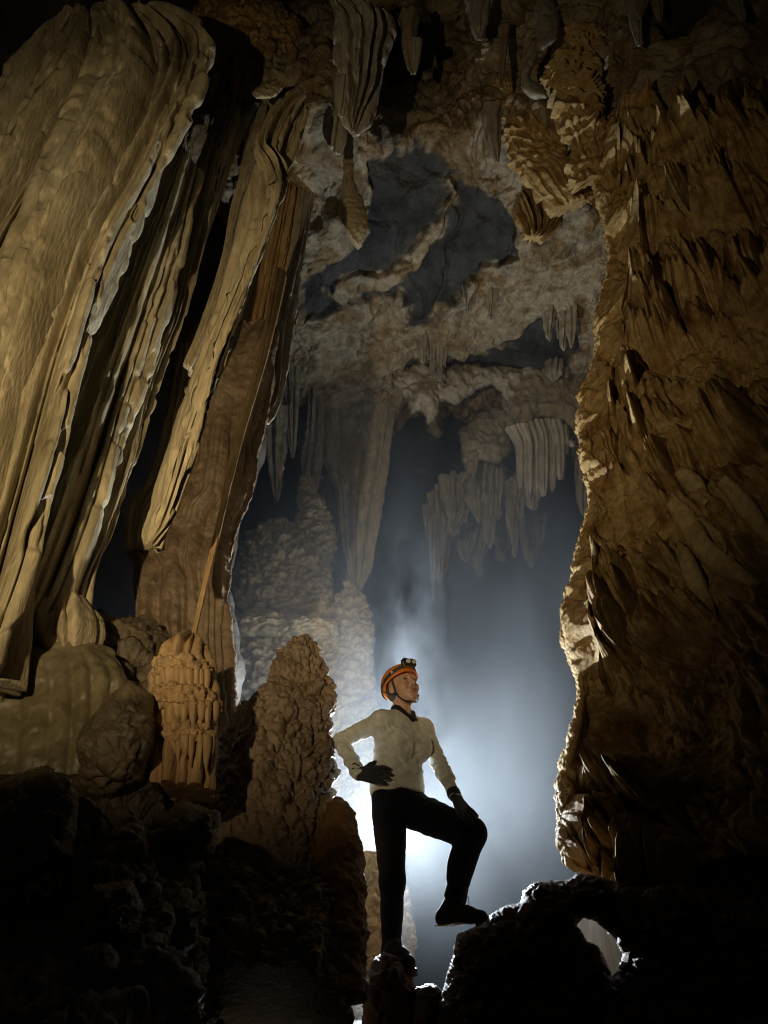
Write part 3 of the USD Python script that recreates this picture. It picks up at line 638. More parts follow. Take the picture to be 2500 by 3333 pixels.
def flow(P):
    """Along and across the dripping direction of the wall, in metres."""
    s = survey(P)
    A = np.radians(np.interp(s[..., 1], [300, 800, 1300, 1800, 2600], [64, 57, 60, 52, 58]) + 26 * n3(P, .9, 530, 2))
    u, w = s[..., 0] * .0019, s[..., 1] * .0019
    a0 = math.radians(57)
    p, q = u * math.cos(a0) + w * math.sin(a0), -u * math.sin(a0) + w * math.cos(a0)
    return p + .10 * n3(P, 2.2, 531, 2), q + .09 * n3(P, 1.3, 532, 2) + .035 * n3(P, 4, 533, 2)


def tongues(p, q, size, stretch, seed):
    """Overlapping tongues: each is broad at its head and runs down to a point; returns the height and the gap."""
    X = np.stack([q / size, p / (size * stretch), np.zeros_like(p)], -1)
    d, i, off = cells2(X, seed)
    return d, i, off


def cells2(X, seed):
    q = X[..., :2].reshape(-1, 2)
    key = np.unique(np.floor(q).astype(np.int64), axis=0)
    near = np.unique((key[:, None] + np.array([(a, b) for a in (-2, -1, 0, 1, 2) for b in (-2, -1, 0, 1, 2)])).reshape(-1, 2), axis=0)
    h = near @ np.array([73856093, 19349663]) + seed * 7919
    j = np.stack([(((h * m) ^ (h >> 7)) % 10007) / 10007.0 for m in (40503, 69069)], -1)
    pts = near + j
    d, i = cKDTree(pts).query(q, k=2, workers=-1)
    off = q - pts[i[:, 0]]
    sh = X.shape[:-1]
    return d.reshape(*sh, 2), ((i[:, 0] * 7919) % 1000 / 1000.0).reshape(sh), off.reshape(*sh, 2)


def wall_disp(P, N, U, V):
    s = survey(P)
    p, q = flow(P)
    h = 0
    for size, st, amp, seed in ((.34, 2.0, .32, 538), (.15, 2.5, .24, 540), (.065, 2.8, .08, 545)):
        d, rid, off = tongues(p, q, size, st, seed)
        gap = np.clip((d[..., 1] - d[..., 0]) * 2.2, 0, 1)
        t = np.clip(off[..., 1] * .8 + .5, 0, 1)                  # 0 at the head, 1 at the tip
        rib = np.abs(np.sin((off[..., 0] * 9 / (1.25 - .8 * t) + rid * 6))) - .5
        h = h + amp * (gap * (2 - gap) * (.6 + .55 * t) * (.45 + .95 * rid) + .2 * rib * gap)
    ridge = 1 - np.abs(nz(q * 11, p * 2.2, 0, seed=550, o=2)) * 2
    h = h + .05 * np.clip(ridge, 0, 1) ** 2 + .012 * nz(q * 40, p * 12, 0, seed=551, o=3)
    lump, _ = lumps(P, .30, 501); l2, _ = lumps(P, .10, 502); pop, _ = lumps(P, .036, 504)
    smooth = sm(n3(P, 1.1, 505, 2), .02, .24) * .88                     # patches of lumps and popcorn instead of tongues
    hl = .12 * (lump - .2) + .05 * (l2 - .3) * (1 + 2 * n3(P, 1.6, 510, 2)) + .022 * (pop - .3) + .05 * n3(P, 6, 511, 3) + .08
    h = h * (1 - smooth) + hl * smooth
    for line, w in (([(2060, 1500), (2150, 1440), (2260, 1370), (2360, 1300), (2560, 1220)], 24), ([(2060, 905), (2200, 880), (2330, 870), (2560, 840)], 20), ([(1980, 620), (2080, 470), (2250, 380), (2560, 330)], 26), ([(1930, 1240), (1990, 1480), (2030, 1700)], 22)):
        dl = seg_dist(s + 16 * np.stack([n3(P, 3, 560, 3), n3(P, 3, 561, 3)], -1), line)
        h = h * (1 - .6 * np.exp(-(dl / w) ** 2)) + .16 * np.exp(-(dl / w) ** 2)
    h = h - .22 * sm(n3(P, 1.5, 506, 3), .12, .42) + .36 * n3(P, .85, 507, 2) - .20
    tt = p / .72 + .7 * n3(P, .8, 508, 3)                          # tiers: each hangs over the one below
    fr = tt - np.floor(tt)
    h = h + .34 * (fr ** 1.4 * (1 - sm(fr, .90, 1.0)) - .3) * (.5 + .5 * np.sin(np.floor(tt) * 5.1) ** 2)
    h = h + .25 * np.exp(-(((s[..., 0] - 2130) / 190) ** 2 + ((s[..., 1] - 560) / 230) ** 2))      # the swelling at the top
    edge = sm(V, .28, .46)                       # the lit edge keeps to its survey line
    lo = sm(s[..., 1], 1700, 1850)
    h = h * (1 - .55 * sm(s[..., 0], 2080, 2300) * sm(s[..., 1], 1350, 1650)) - .14 * sm(s[..., 0], 2080, 2300) * sm(s[..., 1], 1350, 1650)
    return N * (h * (.06 + .94 * edge) + (1 - edge) * (.03 * (l2 - .3) + .02 * (pop - .3) + .03 * n3(P, 6, 509, 4)) * (1 - .3 * lo))[..., None]


wm, WP = patch(ctrl, 760, 400, wall_disp)
wall = tag(obj('wall_right', wm, M_wall), 'brown right wall of the cave covered in shell-like calcite folds', 'cave wall', kind='structure')
WN = normals(WP, False)
if ((EYE - WP) * WN).sum() < 0:
    WN = -WN


WS = survey(WP)
tree_w = cKDTree(WS[:, 80:].reshape(-1, 2))
wflat, nflat = WP[:, 80:].reshape(-1, 3), WN[:, 80:].reshape(-1, 3)


def wall_at(x, y):
    k = tree_w.query((x, y))[1]
    return wflat[k], nflat[k]


for k, line in enumerate([[(2183, 1629), (2242, 1707), (2301, 1797), (2399, 1864), (2477, 1905)], [(2265, 1688), (2310, 1740), (2359, 1805)], [(2203, 1531), (2255, 1575), (2301, 1637)], [(2195, 1778), (2235, 1840), (2290, 1950), (2325, 2030)],
                          [(2350, 1560), (2420, 1640), (2520, 1780)]]):
    c = np.array(line, float)
    Yk = [wall_at(x, y)[0][1] - .02 for x, y in line]
    w = [16, 27, 24, 20, 10] if len(line) == 5 else ([14, 26, 20, 7] if len(line) == 4 else [14, 22, 7])
    tn = np.gradient(c, axis=0); tn /= np.linalg.norm(tn, axis=1, keepdims=True); nr = np.stack([-tn[:, 1], tn[:, 0]], 1)
    w = np.array(w)[:, None]
    obj('calcite_strand', slab(c + nr * w, c - nr * w, Yk, 1.3, 90, 36, d_lump(.09, .03, 560 + k)), M_fold, wall)
# ---------------------------------------------------------------- foreground
one('stalagmite', slab([(962, 2072), (912, 2128), (885, 2200), (848, 2262), (768, 2320), (705, 2440), (680, 2700), (640, 3000), (600, 3300)], [(1018, 2073), (1050, 2125), (1068, 2195), (1080, 2280), (1078, 2400), (1086, 2580), (1090, 2760), (1130, 2950), (1160, 3300)],
    [5.0, 4.95, 4.9, 4.85, 4.8, 4.7, 4.5, 4.25, 3.95], .75, 520, 300, lambda s, l, P: d_lump(.15, .06, 601, (1, 1, 1.7), .6)(P) + .03 * (bil(s * 9, l * .8, 1, seed=605) - .4) * sm(l, .5, .9) + .07 * n3(P, 2.4, 606, 2) + .02 * n3(P, 11, 607, 3) - .02), M_brownlump,
    'tall lumpy brown stalagmite in the foreground left of the caver', 'stalagmite')
one('flowstone_mound', slab([(1085, 2603), (1040, 2670), (1010, 2800), (1000, 3000), (980, 3250)], [(1120, 2602), (1158, 2665), (1182, 2790), (1192, 2950), (1195, 3250)], [4.45, 4.4, 4.3, 4.2, 4.1], .9, 240, 150, lambda s, l, P: .03 * n3(P, 9, 611, 4) + .02 * n3(P, 24, 612, 3)), M_red,
    'rounded red-brown mound squeezed between the tall stalagmite and the caver', 'flowstone')
one('flowstone_column', slab([(1175, 2770), (1165, 2860), (1170, 2960), (1180, 3080), (1185, 3240)], [(1225, 2775), (1242, 2830), (1245, 2930), (1250, 3050), (1270, 3240)], 5.3, .8, 200, 90, d_lump(.12, .05, 615, (1, 1, 1.3))), M_lump, 'small tan flowstone pillar behind the standing leg', 'column')
one('flowstone_column', slab([(1290, 2880), (1290, 2960), (1290, 3060), (1290, 3200)], [(1322, 2885), (1340, 2960), (1352, 3060), (1325, 3200)], 7.0, .8, 160, 90, d_lump(.12, .07, 618, (1, 1, 1.3))), M_lump, 'backlit cream pillar showing just right of the standing leg', 'column')
# arch rock the raised boot rests on
one('rock_arch', inflate([(1430, 3260), (1462, 3140), (1472, 3085), (1486, 3038), (1520, 3026), (1578, 2998), (1590, 2978), (1640, 2948), (1690, 2932), (1700, 2892), (1740, 2866), (1830, 2862), (1880, 2838), (1960, 2850), (2060, 2880), (2200, 2870), (2400, 2900), (2650, 2900), (2650, 3420), (1400, 3420)], 4.42, .30,
    holes=[[(1882, 3012), (1902, 2992), (1935, 3001), (1962, 3028), (2000, 3066), (2022, 3105), (2010, 3160), (1994, 3175), (1978, 3128), (1952, 3082), (1915, 3064)]], disp=lambda P: d_lump(.11, .05, 621)(P) + .02 * n3(P, 14, 624, 3), rim=120, step=3), M_mud,
    'dark red rock with a hole through it, the raised boot on its top', 'rock')
one('flowstone_mound', slab([(1820, 2940), (1830, 3050), (1850, 3260)], [(2010, 2950), (2080, 3080), (2110, 3260)], 7.6, .5, 120, 150, lambda s, l, P: .05 * (bil(s * 9, l * .7, 1, seed=631) - .4)), M_stal, 'pale ribbed flowstone seen through the hole in the dark rock', 'flowstone')
for i, (poly, Y, lab) in enumerate([([(1180, 3420), (1175, 3200), (1215, 3120), (1250, 3100), (1310, 3110), (1340, 3160), (1356, 3200), (1370, 3420)], 4.62, 'dark boulder under the standing foot'), ([(1330, 3420), (1350, 3215), (1390, 3196), (1425, 3205), (1445, 3230), (1460, 3420)], 4.5, 'low dark boulder between the standing foot and the dark red rock')]):
    one('boulder', inflate(poly, Y, .22, disp=d_lump(.1, .03, 641 + i), rim=60, step=3), M_mud, lab, 'boulder')
M_hump = rock('hump_flowstone', [(.10, .075, .035), (.18, .14, .07), (.22, .17, .09)], 1.4, (1, 1, .6), bump=.008, bscale=40, rough=(.28, .5), spec=.5)
# lower left heap
one('flowstone_mound', slab([(60, 2045), (-60, 2120), (-110, 2300), (-130, 2560)], [(250, 2050), (390, 2105), (448, 2230), (420, 2560)], [4.0, 3.85, 3.75, 3.65], .5, 200, 200,
    lambda s, l, P: .03 * flute(s, l, 6, 660, 1.6) * sm(l, .30, .7) + .07 * n3(P, 2.5, 661, 4) + .018 * n3(P, 11, 662, 3) - .06), M_hump, 'smooth olive flowstone hump at the left edge below the curtains', 'flowstone')
heap = [        ([(330, 2280), (420, 2210), (500, 2260), (510, 2400), (470, 2560), (330, 2640), (230, 2560), (250, 2400)], 3.65, .3, M_dark, 'dark knobbly rock left of the dripping pedestal', 'boulder', 'boulder'),
        ([(360, 2700), (420, 2650), (470, 2670), (500, 2760), (470, 2850), (380, 2850), (340, 2780)], 3.3, .22, M_hump, 'small olive dome among the dark rubble', 'boulder', 'boulder'),
        ([(490, 2660), (600, 2600), (720, 2640), (700, 2790), (560, 2830)], 3.5, .25, M_dark, 'flat dark rock at the foot of the dripping pedestal', 'boulder', 'boulder'),
        ([(-60, 2560), (160, 2480), (260, 2600), (240, 2800), (60, 2900), (-60, 2880)], 3.0, .3, M_dark, 'large dark boulder at the lower left edge', 'boulder', 'boulder'),
        ([(300, 2880), (430, 2860), (480, 2960), (420, 3080), (280, 3060)], 2.8, .2, M_dark, 'low dark boulder under the olive dome', 'boulder', 'boulder')]
for i, (poly, Y, th, mat, lab, nm, cat) in enumerate(heap):
    one(nm, inflate(poly, Y, th, disp=lambda P, i=i: d_lump(.16, .03, 651 + 3 * i, (1, 1, 1.3), .8)(P) + d_rough(.08, 2.0, 653 + i)(P) + .02 * n3(P, 9, 654, 4), rim=150, step=4), mat, lab, cat)

# ---------------------------------------------------------------- mist lit by the hidden lamp
mist = usdkit.material(stage, '/World/Looks/mist', {
    'g': ('geometry', {}), 'sx': ('separate_xyz', {}), 'mp': ('mapping', {'scale': (1, 1, .45)}),
    'n': ('noise_texture', {'scale': 1.1, 'detail': 5, 'roughness': .55, 'distortion': .8}),
    'm': ('map_range', {'from_min': .42, 'from_max': .70, 'to_min': .026, 'to_max': .080}),
    'fy': ('map_range', {'range_type': 'smoothstep', 'from_min': 5.0, 'from_max': 6.0}),
    'fz': ('map_range', {'range_type': 'smoothstep', 'from_min': 8.5, 'from_max': 1.0, 'to_min': .10, 'to_max': 2.5}), 'xz': ('math', {'math_type': 'multiply'}), 'fx': ('map_range', {'range_type': 'smoothstep', 'from_min': -1.5, 'from_max': .3, 'to_min': .30, 'to_max': 1.0}), 'xx': ('math', {'math_type': 'multiply'}), 'bd': ('vector_math', {'math_type': 'distance', 'vector2': tuple(BACK)}), 'bf': ('map_range', {'range_type': 'smoothstep', 'from_min': .10, 'from_max': 1.7, 'to_min': .22, 'to_max': 1.0}), 'bx': ('math', {'math_type': 'multiply'}),
    'sp': ('vector_math', {'math_type': 'subtract', 'vector2': tuple(at(1330, 2260, 5.9))}), 'wn': ('noise_texture', {'scale': 1.6, 'detail': 3}), 'ws': ('vector_math', {'math_type': 'scale', 'scale': .9}), 'wa': ('vector_math', {'math_type': 'add'}),
    'wm': ('mapping', {'scale': (2.3, 1.6, .62), 'location': (-1.05, -.72, -.50)}), 'wl': ('vector_math', {'math_type': 'length'}), 'wr': ('map_range', {'range_type': 'smoothstep', 'from_min': 1.0, 'from_max': .1, 'to_min': 0.0, 'to_max': 1.0}),
    'wf': ('noise_texture', {'scale': 3.2, 'detail': 6, 'roughness': .6, 'distortion': 1.6}), 'wg': ('map_range', {'from_min': .47, 'from_max': .70, 'to_min': 0.0, 'to_max': .62}), 'wx': ('math', {'math_type': 'multiply'}), 'tot': ('math', {'math_type': 'add'}),
    'x': ('math', {'math_type': 'multiply'}), 'v': ('principled_volume', {'color': (.90, .95, 1.0), 'anisotropy': .25})},
    [('g.position', 'mp.vector'), ('mp.vector', 'n.vector'), ('n.fac', 'm.value'), ('g.position', 'sx.vector'), ('sx.y', 'fy.value'), ('m.result', 'x.value1'), ('fy.result', 'x.value2'), ('sx.z', 'fz.value'), ('x.value', 'xz.value1'), ('fz.result', 'xz.value2'), ('xz.value', 'xx.value1'), ('sx.x', 'fx.value'), ('fx.result', 'xx.value2'), ('xx.value', 'tot.value1'), ('wx.value', 'tot.value2'), ('tot.value', 'bx.value1'), ('g.position', 'bd.vector1'), ('bd.value', 'bf.value'), ('bf.result', 'bx.value2'), ('bx.value', 'v.density'), ('g.position', 'sp.vector1'), ('g.position', 'wn.vector'), ('wn.color', 'ws.vector1'), ('sp.vector', 'wa.vector1'), ('ws.vector', 'wa.vector2'), ('wa.vector', 'wm.vector'), ('wm.vector', 'wl.vector1'), ('wl.value', 'wr.value'), ('mp.vector', 'wf.vector'), ('wf.fac', 'wg.value'), ('wr.result', 'wx.value1'), ('wg.result', 'wx.value2')], volume='v.volume')
mb = trimesh.creation.box([8, 8.5, 9]); mb.apply_translation([.9, 9.25, 5.0])
one('mist', mb, mist, 'blue-grey mist glowing behind the caver', 'mist', kind='stuff', smooth=False)
# ================================================================== the caver
def nets(f, lo, hi, h):
    """Surface nets: the zero surface of a distance function on a grid of spacing h."""
    lo, hi = np.asarray(lo, float), np.asarray(hi, float)
    n = np.ceil((hi - lo) / h).astype(int) + 1
    ax = [lo[i] + h * np.arange(n[i]) for i in range(3)]
    G = np.stack(np.meshgrid(*ax, indexing='ij'), -1).astype(np.float32)
    v = f(G.reshape(-1, 3)).reshape(n).astype(np.float64)
    acc, cnt = np.zeros((*(n - 1), 3)), np.zeros(n - 1)
    quads = []
    cid = np.arange(np.prod(n - 1)).reshape(n - 1)
    for a in range(3):
        b, c = (a + 1) % 3, (a + 2) % 3
        v0, v1 = np.take(v, range(n[a] - 1), a), np.take(v, range(1, n[a]), a)
        cross = (v0 < 0) != (v1 < 0)
        for k in (b, c):
            sl = [slice(None)] * 3; sl[k] = slice(0, 1); cross[tuple(sl)] = False
            sl[k] = slice(-1, None); cross[tuple(sl)] = False
        I = np.argwhere(cross)
        if not len(I):
            continue
        x0, x1 = v0[cross], v1[cross]
        pos = lo + I * h
        pos[:, a] += h * x0 / (x0 - x1)
        ids = []
        for db, dc in ((0, 0), (-1, 0), (-1, -1), (0, -1)):
            J = I.copy(); J[:, b] += db; J[:, c] += dc
            t = tuple(J.T)
            np.add.at(acc, t, pos); np.add.at(cnt, t, 1)
            ids.append(cid[t])
        q = np.stack(ids, 1)
        flip = x0 > 0
        q[flip] = q[flip][:, ::-1]
        quads.append(q)
    q = np.vstack(quads)
    ok = cnt.ravel() > 0
    idx = np.cumsum(ok) - 1
    vert = acc.reshape(-1, 3)[ok] / cnt.ravel()[ok][:, None]
    q = idx[q]
    return fix(vert, np.vstack([q[:, [0, 1, 2]], q[:, [0, 2, 3]]]))


def cone(p, a, b, ra, rb):
    a, b = np.asarray(a, np.float32), np.asarray(b, np.float32)
    ab = b - a
    t = np.clip((p - a) @ ab / float(ab @ ab), 0, 1)
    return np.linalg.norm(p - a - t[:, None] * ab, axis=1) - (ra + t * (rb - ra))


def chain(p, pts, rs, k=.015):
    d = None
    for a, b, ra, rb in zip(pts[:-1], pts[1:], rs[:-1], rs[1:]):
        e = cone(p, a, b, ra, rb)
        d = e if d is None else smin(d, e, k)
    return d


def smin(a, b, k):
    h = np.clip(.5 + .5 * (b - a) / k, 0, 1)
    return b + (a - b) * h - k * h * (1 - h)


def smax(a, b, k):
    return -smin(-a, -b, k)


def ell(p, c, fr, r):
    """Ellipsoid at c with axes fr (rows) and radii r."""
    q = (p - np.asarray(c, np.float32)) @ np.asarray(fr, np.float32).T
    r = np.asarray(r, np.float32)
    k0, k1 = np.linalg.norm(q / r, axis=1), np.linalg.norm(q / (r * r), axis=1)
    return k0 * (k0 - 1) / np.maximum(k1, 1e-6)


def unit(v):
    v = np.asarray(v, float); return v / np.linalg.norm(v)


PY = 4.70
MPP = 4.55 / FPX                                                  # metres per picture point at the caver
J = dict(neck=at(1306, 2322, 4.72), chest=at(1304, 2425, 4.72), waist=at(1293, 2530, 4.73), pelvis=at(1292, 2615, 4.74),
         shR=at(1243, 2346, 4.60), elR=at(1108, 2412, 4.78), wrR=at(1170, 2519, 4.60), shL=at(1378, 2372, 4.84), elL=at(1430, 2486, 4.78), wrL=at(1485, 2600, 4.62),
         hipR=at(1268, 2655, 4.68), knR=at(1277, 2870, 4.64), anR=at(1274, 3085, 4.72), hipL=at(1350, 2640, 4.78), knL=at(1533, 2712, 4.50), anL=at(1476, 2945, 4.62))
up_t = unit(J['neck'] - J['pelvis'])
lat = unit(J['shL'] - J['shR']); lat = unit(lat - up_t * (lat @ up_t))
frt = unit(np.cross(up_t, lat)); frt = frt if frt[1] < 0 else -frt
TF = np.array([lat, frt, up_t])


def torso(p, g=0.0):
    d = ell(p, J['chest'] + up_t * .02 - frt * .01, TF, (.168 + g, .118 + g, .185 + g))
    d = smin(d, ell(p, J['waist'] + up_t * .02 - frt * .005, TF, (.166 + g, .126 + g, .15 + g)), .05)
    d = smin(d, ell(p, J['pelvis'] + up_t * .03, TF, (.168 + g, .128 + g, .12 + g)), .05)
    for s in (-1, 1):
        d = smin(d, ell(p, J['chest'] + lat * .078 * s + frt * .085 - up_t * .015, TF, (.074 + g, .062 + g, .075 + g)), .035)
    d = smin(d, cone(p, J['shR'], J['shL'], .056 + g, .056 + g), .06)
    return d


def arms(p, g=0.0):
    r = [.055 + g, .041 + g, .030 + .6 * g]
    dR = smin(cone(p, J['shR'], J['elR'], r[0], r[1]), cone(p, J['elR'], J['wrR'], r[1], r[2]), .02)
    dL = smin(cone(p, J['shL'], J['elL'], r[0], r[1] - .004), cone(p, J['elL'], J['wrL'], r[1] - .004, r[2]), .02)
    return np.minimum(dR, dL)


def legs(p, g=0.0):
    dR = smin(cone(p, J['hipR'], J['knR'], .098 + g, .066 + g), cone(p, J['knR'], J['anR'], .064 + g, .046 + g), .03)
    dR = smin(dR, ell(p, J['knR'] * .55 + J['anR'] * .45 + np.array([0, .03, .03]), np.eye(3), (.054 + g, .055 + g, .13)), .03)
    dL = smin(cone(p, J['hipL'], J['knL'], .102 + g, .082 + g), cone(p, J['knL'], J['anL'], .078 + g, .046 + g), .03)
    sh = unit(J['anL'] - J['knL'])
    dL = smin(dL, ell(p, J['knL'] * .62 + J['anL'] * .38 + np.array([-.025, .035, 0]), np.array([unit(np.cross(sh, [0, 1, 0])), unit(np.cross(np.cross(sh, [0, 1, 0]), sh)), sh]), (.058 + g, .06 + g, .14)), .03)
    return dR, dL


# head frame: looking up to the right of the picture
Hc = at(1309, 2241, 4.68)
hf = unit([.52, -.82, .20]); hu = unit(np.array([-.26, .10, 1.0])); hu = unit(hu - hf * (hu @ hf)); hl = np.cross(hu, hf)
HF = np.array([hl, hf, hu])
HS = 1.12


def hloc(p):
    return ((p - Hc.astype(np.float32)) @ HF.T.astype(np.float32)) / HS


def hw(x, y, z):
    return Hc + (np.array([x, y, z]) * HS) @ HF


def head_sdf(q):
    I = np.eye(3)
    d = ell(q, (0, -.012, .03), I, (.074, .094, .092))
    d = smin(d, ell(q, (0, .030, -.045), I, (.058, .058, .066)), .03)
    d = smin(d, cone(q, (0, .066, -.096), (0, .062, -.09), .022, .024), .025)
    for s in (-1, 1):
        d = smin(d, cone(q, (.038 * s, .060, -.026), (.043 * s, .045, -.03), .026, .026), .022)
        d = smin(d, cone(q, (.012 * s, .090, .034), (.044 * s, .074, .030), .011, .010), .014)
        d = smax(d, -ell(q, (.031 * s, .096, .012), I, (.017, .014, .011)), .010)
        d = smin(d, ell(q, (.030 * s, .076, .010), I, (.0145, .0125, .012)), .004)
        d = smin(d, ell(q, (.076 * s, -.002, -.008), I, (.011, .022, .034)), .006)
        d = smin(d, cone(q, (.011 * s, .096, -.026), (.012 * s, .092, -.028), .008, .008), .006)
    d = smin(d, cone(q, (0, .088, .020), (0, .110, -.020), .008, .0125), .010)
    d = smin(d, cone(q, (-.020, .082, -.058), (.020, .082, -.058), .012, .012), .016)
    for s in (-1, 1):
        d = smax(d, -cone(q, (0, .0985, -.062), (.031 * s, .082, -.048), .0048, .004), .005)
        d = smax(d, -cone(q, (.020 * s, .094, -.030), (.036 * s, .080, -.052), .0022, .0022), .006)   # smile folds
    return d


def body_sdf(p):
    d = smin(torso(p, -.012), arms(p, -.010), .04)
    a, b_ = legs(p, -.012)
    d = smin(d, smin(a, b_, .03), .04)
    d = smin(d, cone(p, hw(0, -.022, -.05), J['neck'] - up_t * .03, .056, .064), .03)
    return smin(d, head_sdf(hloc(p)) * HS, .018)


allp = np.array(list(J.values()) + [Hc])
BL, BH = allp.min(0) - .2, allp.max(0) + .2
skin = plain('skin', (.62, .36, .24), .45, bump=.0006, var=.12, subsurface_weight=0.0)
M_shirt = plain('shirt_cloth', (.66, .64, .56), .85, bump=.0012, bscale=420, var=.2, sheen_weight=.25)
M_trouser = plain('trouser_cloth', (.010, .011, .016), .85, bump=.001, bscale=350, spec=.15)
M_glove = plain('glove_knit', (.028, .028, .030), .8, bump=.001, bscale=300)
M_boot = plain('boot_leather', (.010, .009, .008), .8, spec=.15, bump=.001, bscale=200)
M_sole = plain('sole_rubber', (.02, .02, .02), .7)
M_yellow = plain('sole_band', (.35, .30, .08), .6)
M_helmet = plain('helmet_shell', (.80, .22, .03), .32, var=.06)
M_strap = plain('webbing', (.05, .045, .035), .7)
M_black = plain('black_plastic', (.015, .015, .015), .4)
M_gold = plain('lamp_trim', (.65, .48, .18), .4)
M_white = plain('white_plastic', (.7, .7, .68), .4)
M_hair = plain('hair', (.09, .06, .04), .6)
M_lip = plain('lip', (.45, .17, .13), .45)
M_eye = plain('eye', (.05, .035, .03), .2)
M_scarf = plain('neck_cloth', (.012, .012, .013), .9, bump=.002)
M_glass = plain('lamp_lens', (.8, .8, .75), .1)

per = thing('person', 'caver in orange helmet and light shirt, hand on hip, one boot on a rock', 'person')
# coarse body, then a finer head welded in one grid: the head region is simply meshed finer
obj('body', nets(body_sdf, BL, BH, .0085), skin, per)


def head_only(p):
    d = head_sdf(hloc(p)) * HS - .0006
    return d


hb = np.array([hw(x, y, z) for x in (-.11, .11) for y in (-.13, .14) for z in (-.14, .14)])
hm_ = nets(lambda p: smax(head_only(p), -(hloc(p)[:, 1] + .02 - .6 * (hloc(p)[:, 2] + .1)), .004), hb.min(0), hb.max(0), .0036)
obj('face', hm_, skin, per)
for s in (-1, 1):
    e = trimesh.creation.icosphere(2, .0135); e.apply_scale([1.1, 1, .62]); e.apply_transform(np.vstack([np.c_[HF.T, hw(.031 * s, .0795, .0105)], [0, 0, 0, 1]]))
    obj('eye', e, M_eye, per)
smile = [(-.027, .083, -.049), (-.013, .0935, -.0595), (0, .0965, -.062), (.013, .0935, -.0595), (.027, .083, -.049)]
obj('lips', nets(lambda p: np.minimum(chain(hloc(p), [np.array(c) + (0, 0, -.004) for c in smile], [.0035, .0056, .0062, .0056, .0035], .002), chain(hloc(p), [np.array(c) + (0, 0, .0045) for c in smile], [.003, .0042, .0042, .0042, .003], .002)), hb.min(0), hb.max(0), .0028), M_lip, per)


# shirt
hem_n = unit(np.array([.10, 0, -1.0]))
hem_o = at(1292, 2566, 4.60)
cuffR, cuffL = unit(J['wrR'] - J['elR']), unit(J['wrL'] - J['elL'])
sag = lambda p: .010 * np.exp(-(((p - J['waist']) @ up_t + .06) / .05) ** 2)


def shirt_sdf(p):
    d = torso(p, .008) - sag(p)
    d = smax(d, (p - hem_o.astype(np.float32)) @ hem_n.astype(np.float32) - .006 * np.sin(p[:, 0] * 40), .006)
    d = smin(d, arms(p, .005), .035)
    d = smax(d, -cone(p, J['neck'] + up_t * .10 + frt * .02, J['neck'] - up_t * .015 + frt * .045, .085, .066), .008)
    for w, c in ((J['wrR'], cuffR), (J['wrL'], cuffL)):
        d = np.where(np.linalg.norm(p - w, axis=1) < .09, np.maximum(d, (p - w) @ c - .012), d)
    return d


sm_ = nets(shirt_sdf, BL, BH, .0068)


def folds(m, amp=1.0):
    v = m.vertices.copy(); n = m.vertex_normals
    q = v - J['chest']
    x, y, z = q @ lat, q @ frt, q @ up_t
    # sleeves: rings along the arm; trunk: creases that run down from the armpits to the waist
    h = np.zeros(len(v))
    for a, b_ in (('shR', 'elR'), ('elR', 'wrR'), ('shL', 'elL'), ('elL', 'wrL')):
        ax = J[b_] - J[a]; L_ = np.linalg.norm(ax); ax = ax / L_
        t = (v - J[a]) @ ax
        r = np.linalg.norm(v - J[a] - t[:, None] * ax, axis=1)
        w = sm(.11 - r, 0, .03) * sm(t, -.02, .05) * sm(L_ + .04 - t, 0, .05)
        wob = 2.2 * nz(v[:, 0] * 9, v[:, 1] * 9, v[:, 2] * 9, seed=701, o=2)
        h = np.maximum(h, 0) if False else h + w * .0028 * (bil(t * 58 + wob, r * 6, v[:, 0] * 5, seed=702) - .4)
    trunk = sm(.10 - np.abs(z + .08), -.12, .02)
    for sgn, sl in ((-1, .9), (1, -.6)):
        u = x * sl + z * .7 if sgn < 0 else x * sl + z * .75
        h += trunk * .006 * (bil(u * 38 + .8 * nz(x * 7, z * 7, y * 5, seed=704), (x * .6 - z * .6) * 5, 0 * x, seed=703 + sgn) - .4)
    h += sm(-z, .12, .2) * .006 * (bil(z * 55 + 1.5 * nz(x * 8, y * 8, z, seed=706), x * 4, 0 * x, seed=707) - .4)
    h += .002 * n3(v, 28, 708, 2)
    m.vertices = v + n * (h * amp)[:, None]
    return m


obj('shirt', folds(sm_), M_shirt, per)
# trousers
wcut = unit(np.array([.10, 0, -1.0]))


def trouser_sdf(p):
    a, b_ = legs(p, .004)
    d = smin(smin(a, b_, .035), ell(p, J['pelvis'] + up_t * .02, TF, (.170, .130, .125)), .05)
    d = smax(d, -((p - at(1292, 2535, 4.6)) @ wcut), .004)
    for k_, an in (('knR', 'anR'), ('knL', 'anL')):
        ax = unit(J[an] - J[k_])
        near = np.linalg.norm(p - J[an], axis=1) < .14
        d = np.where(near, np.maximum(d, (p - J[an]) @ ax - .0), d)
    return d


tm = nets(trouser_sdf, BL, BH, .0075)
v = tm.vertices
h = np.zeros(len(v))
for a, b_, amp in (('hipR', 'knR', .004), ('knR', 'anR', .007), ('hipL', 'knL', .005), ('knL', 'anL', .010)):
    ax = J[b_] - J[a]; L_ = np.linalg.norm(ax); ax = ax / L_
    t = (v - J[a]) @ ax
    r = np.linalg.norm(v - J[a] - t[:, None] * ax, axis=1)
    low = sm(t / L_, .35, 1.0) if 'an' in b_ else 1.0
    h += sm(.15 - r, 0, .04) * sm(t, -.02, .05) * sm(L_ + .04 - t, 0, .05) * amp * low * (bil(t * 26 + 1.5 * n3(v, 7, 711, 2), r * 4, v[:, 0] * 3, seed=712) - .4)
tm.vertices = v + tm.vertex_normals * h[:, None]
obj('trousers', tm, M_trouser, per)


